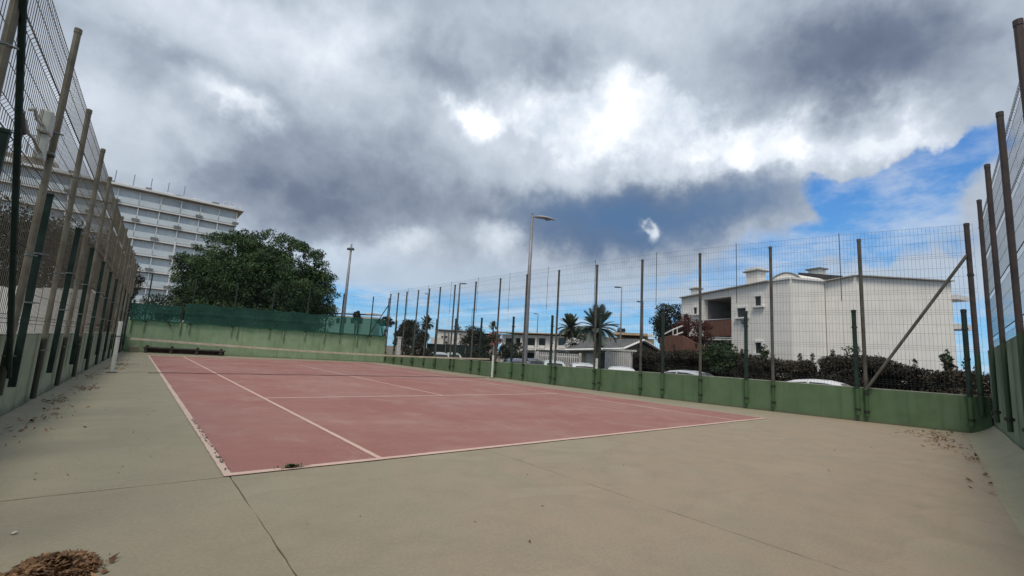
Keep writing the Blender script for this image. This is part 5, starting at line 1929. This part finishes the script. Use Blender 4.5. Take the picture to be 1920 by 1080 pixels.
# ------------------------------------------------------------------ cars
def make_car(label, color, x, y, heading, kind='hatch', group='cars parked along the street', name='parked_car'):
    root = thing(name, label, 'car', (x, y, STREET_Z), heading, group)
    paint = color
    LH = 2.05
    HW = .86
    # body: cross-sections along the length
    def loft(secs, m, nm, par, smooth=True):
        b = MB()
        n = len(secs[0])
        base = len(b.v)
        for s in secs: b.v += s
        for i in range(len(secs) - 1):
            for k in range(n):
                k2 = (k + 1) % n
                b.f.append((base + i * n + k, base + i * n + k2, base + (i + 1) * n + k2, base + (i + 1) * n + k)); b.mi.append(0)
        b.f.append(tuple(base + k for k in reversed(range(n)))); b.f.append(tuple(base + (len(secs) - 1) * n + k for k in range(n))); b.mi += [0, 0]
        return b.build(nm, m, par, smooth=smooth)
    prof = [(-2.05, .42, .70, .74), (-2.0, .30, .86, .80), (-1.7, .24, .93, .85), (-.9, .22, .95, .86), (.2, .22, .94, .86), (.95, .22, .92, .85), (1.55, .24, .82, .83), (1.92, .30, .70, .76), (2.05, .40, .58, .66)]
    secs = []
    for (px, zl, zh, w) in prof:
        secs.append([(px, -w * .92, zl), (px, w * .92, zl), (px, w, zl + .18), (px, w * 1.0, zh - .16), (px, w * .93, zh - .02), (px, w * .6, zh + .015), (px, -w * .6, zh + .015), (px, -w * .93, zh - .02), (px, -w, zh - .16), (px, -w, zl + .18)])
    body = loft(secs, paint, 'body', root)
    # cabin: arched roof line drawn over stations along the car
    if kind == 'hatch':
        st = [(-2.0, .90), (-1.86, 1.10), (-1.62, 1.34), (-1.25, 1.46), (-.7, 1.52), (-.15, 1.51), (.28, 1.43), (.68, 1.19), (1.06, .91)]
    else:
        st = [(-1.72, .91), (-1.38, 1.10), (-1.08, 1.30), (-.75, 1.43), (-.35, 1.48), (.02, 1.47), (.32, 1.40), (.70, 1.17), (1.08, .91)]

    def sec_(x_, zt_):
        f = max(0.02, (zt_ - .88) / .64)
        wb, wt = .82, .82 - .24 * f
        return [(x_, -wb, .86), (x_, -(wb * .45 + wt * .55), .86 + (zt_ - .86) * .55), (x_, -wt, zt_ - .07 * f), (x_, -wt * .72, zt_ - .008), (x_, 0, zt_ + .02 * f),
                (x_, wt * .72, zt_ - .008), (x_, wt, zt_ - .07 * f), (x_, wb * .45 + wt * .55, .86 + (zt_ - .86) * .55), (x_, wb, .86)]
    S = [sec_(*q) for q in st]
    b = MB()
    for A_, B2 in zip(S[:-1], S[1:]):
        for k in range(8):
            b.quad(A_[k], A_[k + 1], B2[k + 1], B2[k])
    b.build('roof', paint, root, smooth=True)

    def glass(nm, strips):
        b = MB()
        for q in strips:
            q = [Vector(p) for p in q]
            n = (q[1] - q[0]).cross(q[2] - q[0]).normalized()
            c = sum(q, Vector()) / len(q)
            if n.dot(c - Vector((-.4, 0, 1.0))) < 0: n = -n
            b.quad(*[tuple(p + n * .012) for p in q])
        return b.build(nm, M['car_glass'], root)
    mid = lambda p, q, f: tuple(a + (c_ - a) * f for a, c_ in zip(p, q))

    def band(i, j):
        out = []
        for k in range(i, j):
            A_, B2 = S[k], S[k + 1]
            for (u, v) in ((3, 4), (4, 5)):
                pu = lambda s_, w_: s_[w_] if w_ in (3, 4, 5) else s_[w_]
                out.append([A_[u], A_[v], B2[v], B2[u]])
        return out
    glass('windscreen', band(6, 8))
    glass('rear_window', band(0, 2))
    ns = len(S)
    for sg_ in (-1, 1):
        ia, ib = (0, 1) if sg_ < 0 else (8, 7)
        ic = 2 if sg_ < 0 else 6
        for (k0, k1, e0, e1) in ((2, 4, .0, .92), (4, 6, .08, 1.0)):
            strips = []
            for k in range(k0, k1):
                A_, B2 = S[k], S[k + 1]
                f0 = e0 if k == k0 else 0; f1 = e1 if k == k1 - 1 else 1
                lo0, lo1 = mid(mid(A_[ia], A_[ib], .35), mid(B2[ia], B2[ib], .35), f0), mid(mid(A_[ia], A_[ib], .35), mid(B2[ia], B2[ib], .35), f1)
                m0, m1 = mid(A_[ib], B2[ib], f0), mid(A_[ib], B2[ib], f1)
                h0, h1_ = mid(mid(A_[ib], A_[ic], .85), mid(B2[ib], B2[ic], .85), f0), mid(mid(A_[ib], A_[ic], .85), mid(B2[ib], B2[ic], .85), f1)
                strips += [[lo0, lo1, m1, m0], [m0, m1, h1_, h0]]
            glass('side_window', strips)
    for (wx_, sy_) in ((1.28, 1), (1.28, -1), (-1.25, 1), (-1.25, -1)):
        b = MB(); Rr = .31
        b.tube([(wx_, sy_ * .66, Rr), (wx_, sy_ * .875, Rr)], Rr, 20)
        o = b.build('wheel', M['tyre'], root)
        b = MB(); b.tube([(wx_, sy_ * .80, Rr), (wx_, sy_ * .885, Rr)], Rr * .62, 14); b.build('rim', M['rim'], o)
    for sy_ in (-1, 1):
        b = MB(); b.box(1.86, 1.99, min(sy_ * .42, sy_ * .70), max(sy_ * .42, sy_ * .70), .56, .68); b.build('headlight', M['lens_clear'], root, bevel=.02)
        b = MB(); b.box(-2.06, -1.94, min(sy_ * .52, sy_ * .76), max(sy_ * .52, sy_ * .76), .62, .88); b.build('tail_light', M['lens_red'], root, bevel=.02)
        b = MB(); b.box(.72, .90, min(sy_ * .84, sy_ * 1.0), max(sy_ * .84, sy_ * 1.0), .93, 1.05); b.build('mirror', paint, root, bevel=.02)
    b = MB(); b.box(-2.075, -2.03, -.26, .26, .48, .59); b.build('number_plate', M['plate'], root)
    b = MB(); b.box(2.04, 2.075, -.26, .26, .42, .53); b.build('number_plate', M['plate'], root)
    return root


cp_white = car_paint('white car paint', (.70, .71, .71))
cp_silver = car_paint('silver car paint', (.42, .44, .46))
cp_blue = car_paint('dark blue car paint', (.035, .04, .075))
cp_red = car_paint('red car paint', (.26, .045, .030))
cp_pale = car_paint('pale car paint', (.52, .56, .54))
cp_dark = car_paint('dark grey car paint', (.05, .055, .055))
vd = lambda px: math.atan2(ray(px, hz(px))[1], ray(px, hz(px))[0])
x, y = at(1310, 20.6); make_car('silver car with its long roof just over the wall below the villa balcony', cp_silver, x, y, math.radians(-97))
x, y = at(1566, 17.0); make_car('white car with only its roof over the wall near the diagonal brace', cp_white, x, y, math.radians(-92))
x, y = at(1090, 26.0); make_car('white car with a rounded roof left of the whitewashed palm', cp_white, x, y, vd(1090) + .12)
x, y = at(1164, 23.0); make_car('white car with a dark rear window right of the whitewashed palm', cp_white, x, y, vd(1164) + .05, 'saloon')
x, y = at(966, 28.0); make_car('dark blue car before the shrubs beside the tall lamp pole', cp_blue, x, y, vd(966) + .15)
x, y = at(1000, 34.5); make_car('dark grey car at the end of the picket fence', cp_dark, x, y, vd(1000) + .2)
x, y = at(822, 39.0); make_car('silver car at the left end of the row under the green screen', cp_silver, x, y, math.radians(70))
x, y = at(848, 45.0); make_car('pale car next to the small red one down the street', cp_pale, x, y, math.radians(65))
x, y = at(859, 53); make_car('reddish car down the street just above the net band', cp_red, x, y, math.radians(75))
x, y = at(1036, 30.5); make_car('pale green-grey car beside the white picket fence', cp_pale, x, y, vd(1036) + .1)
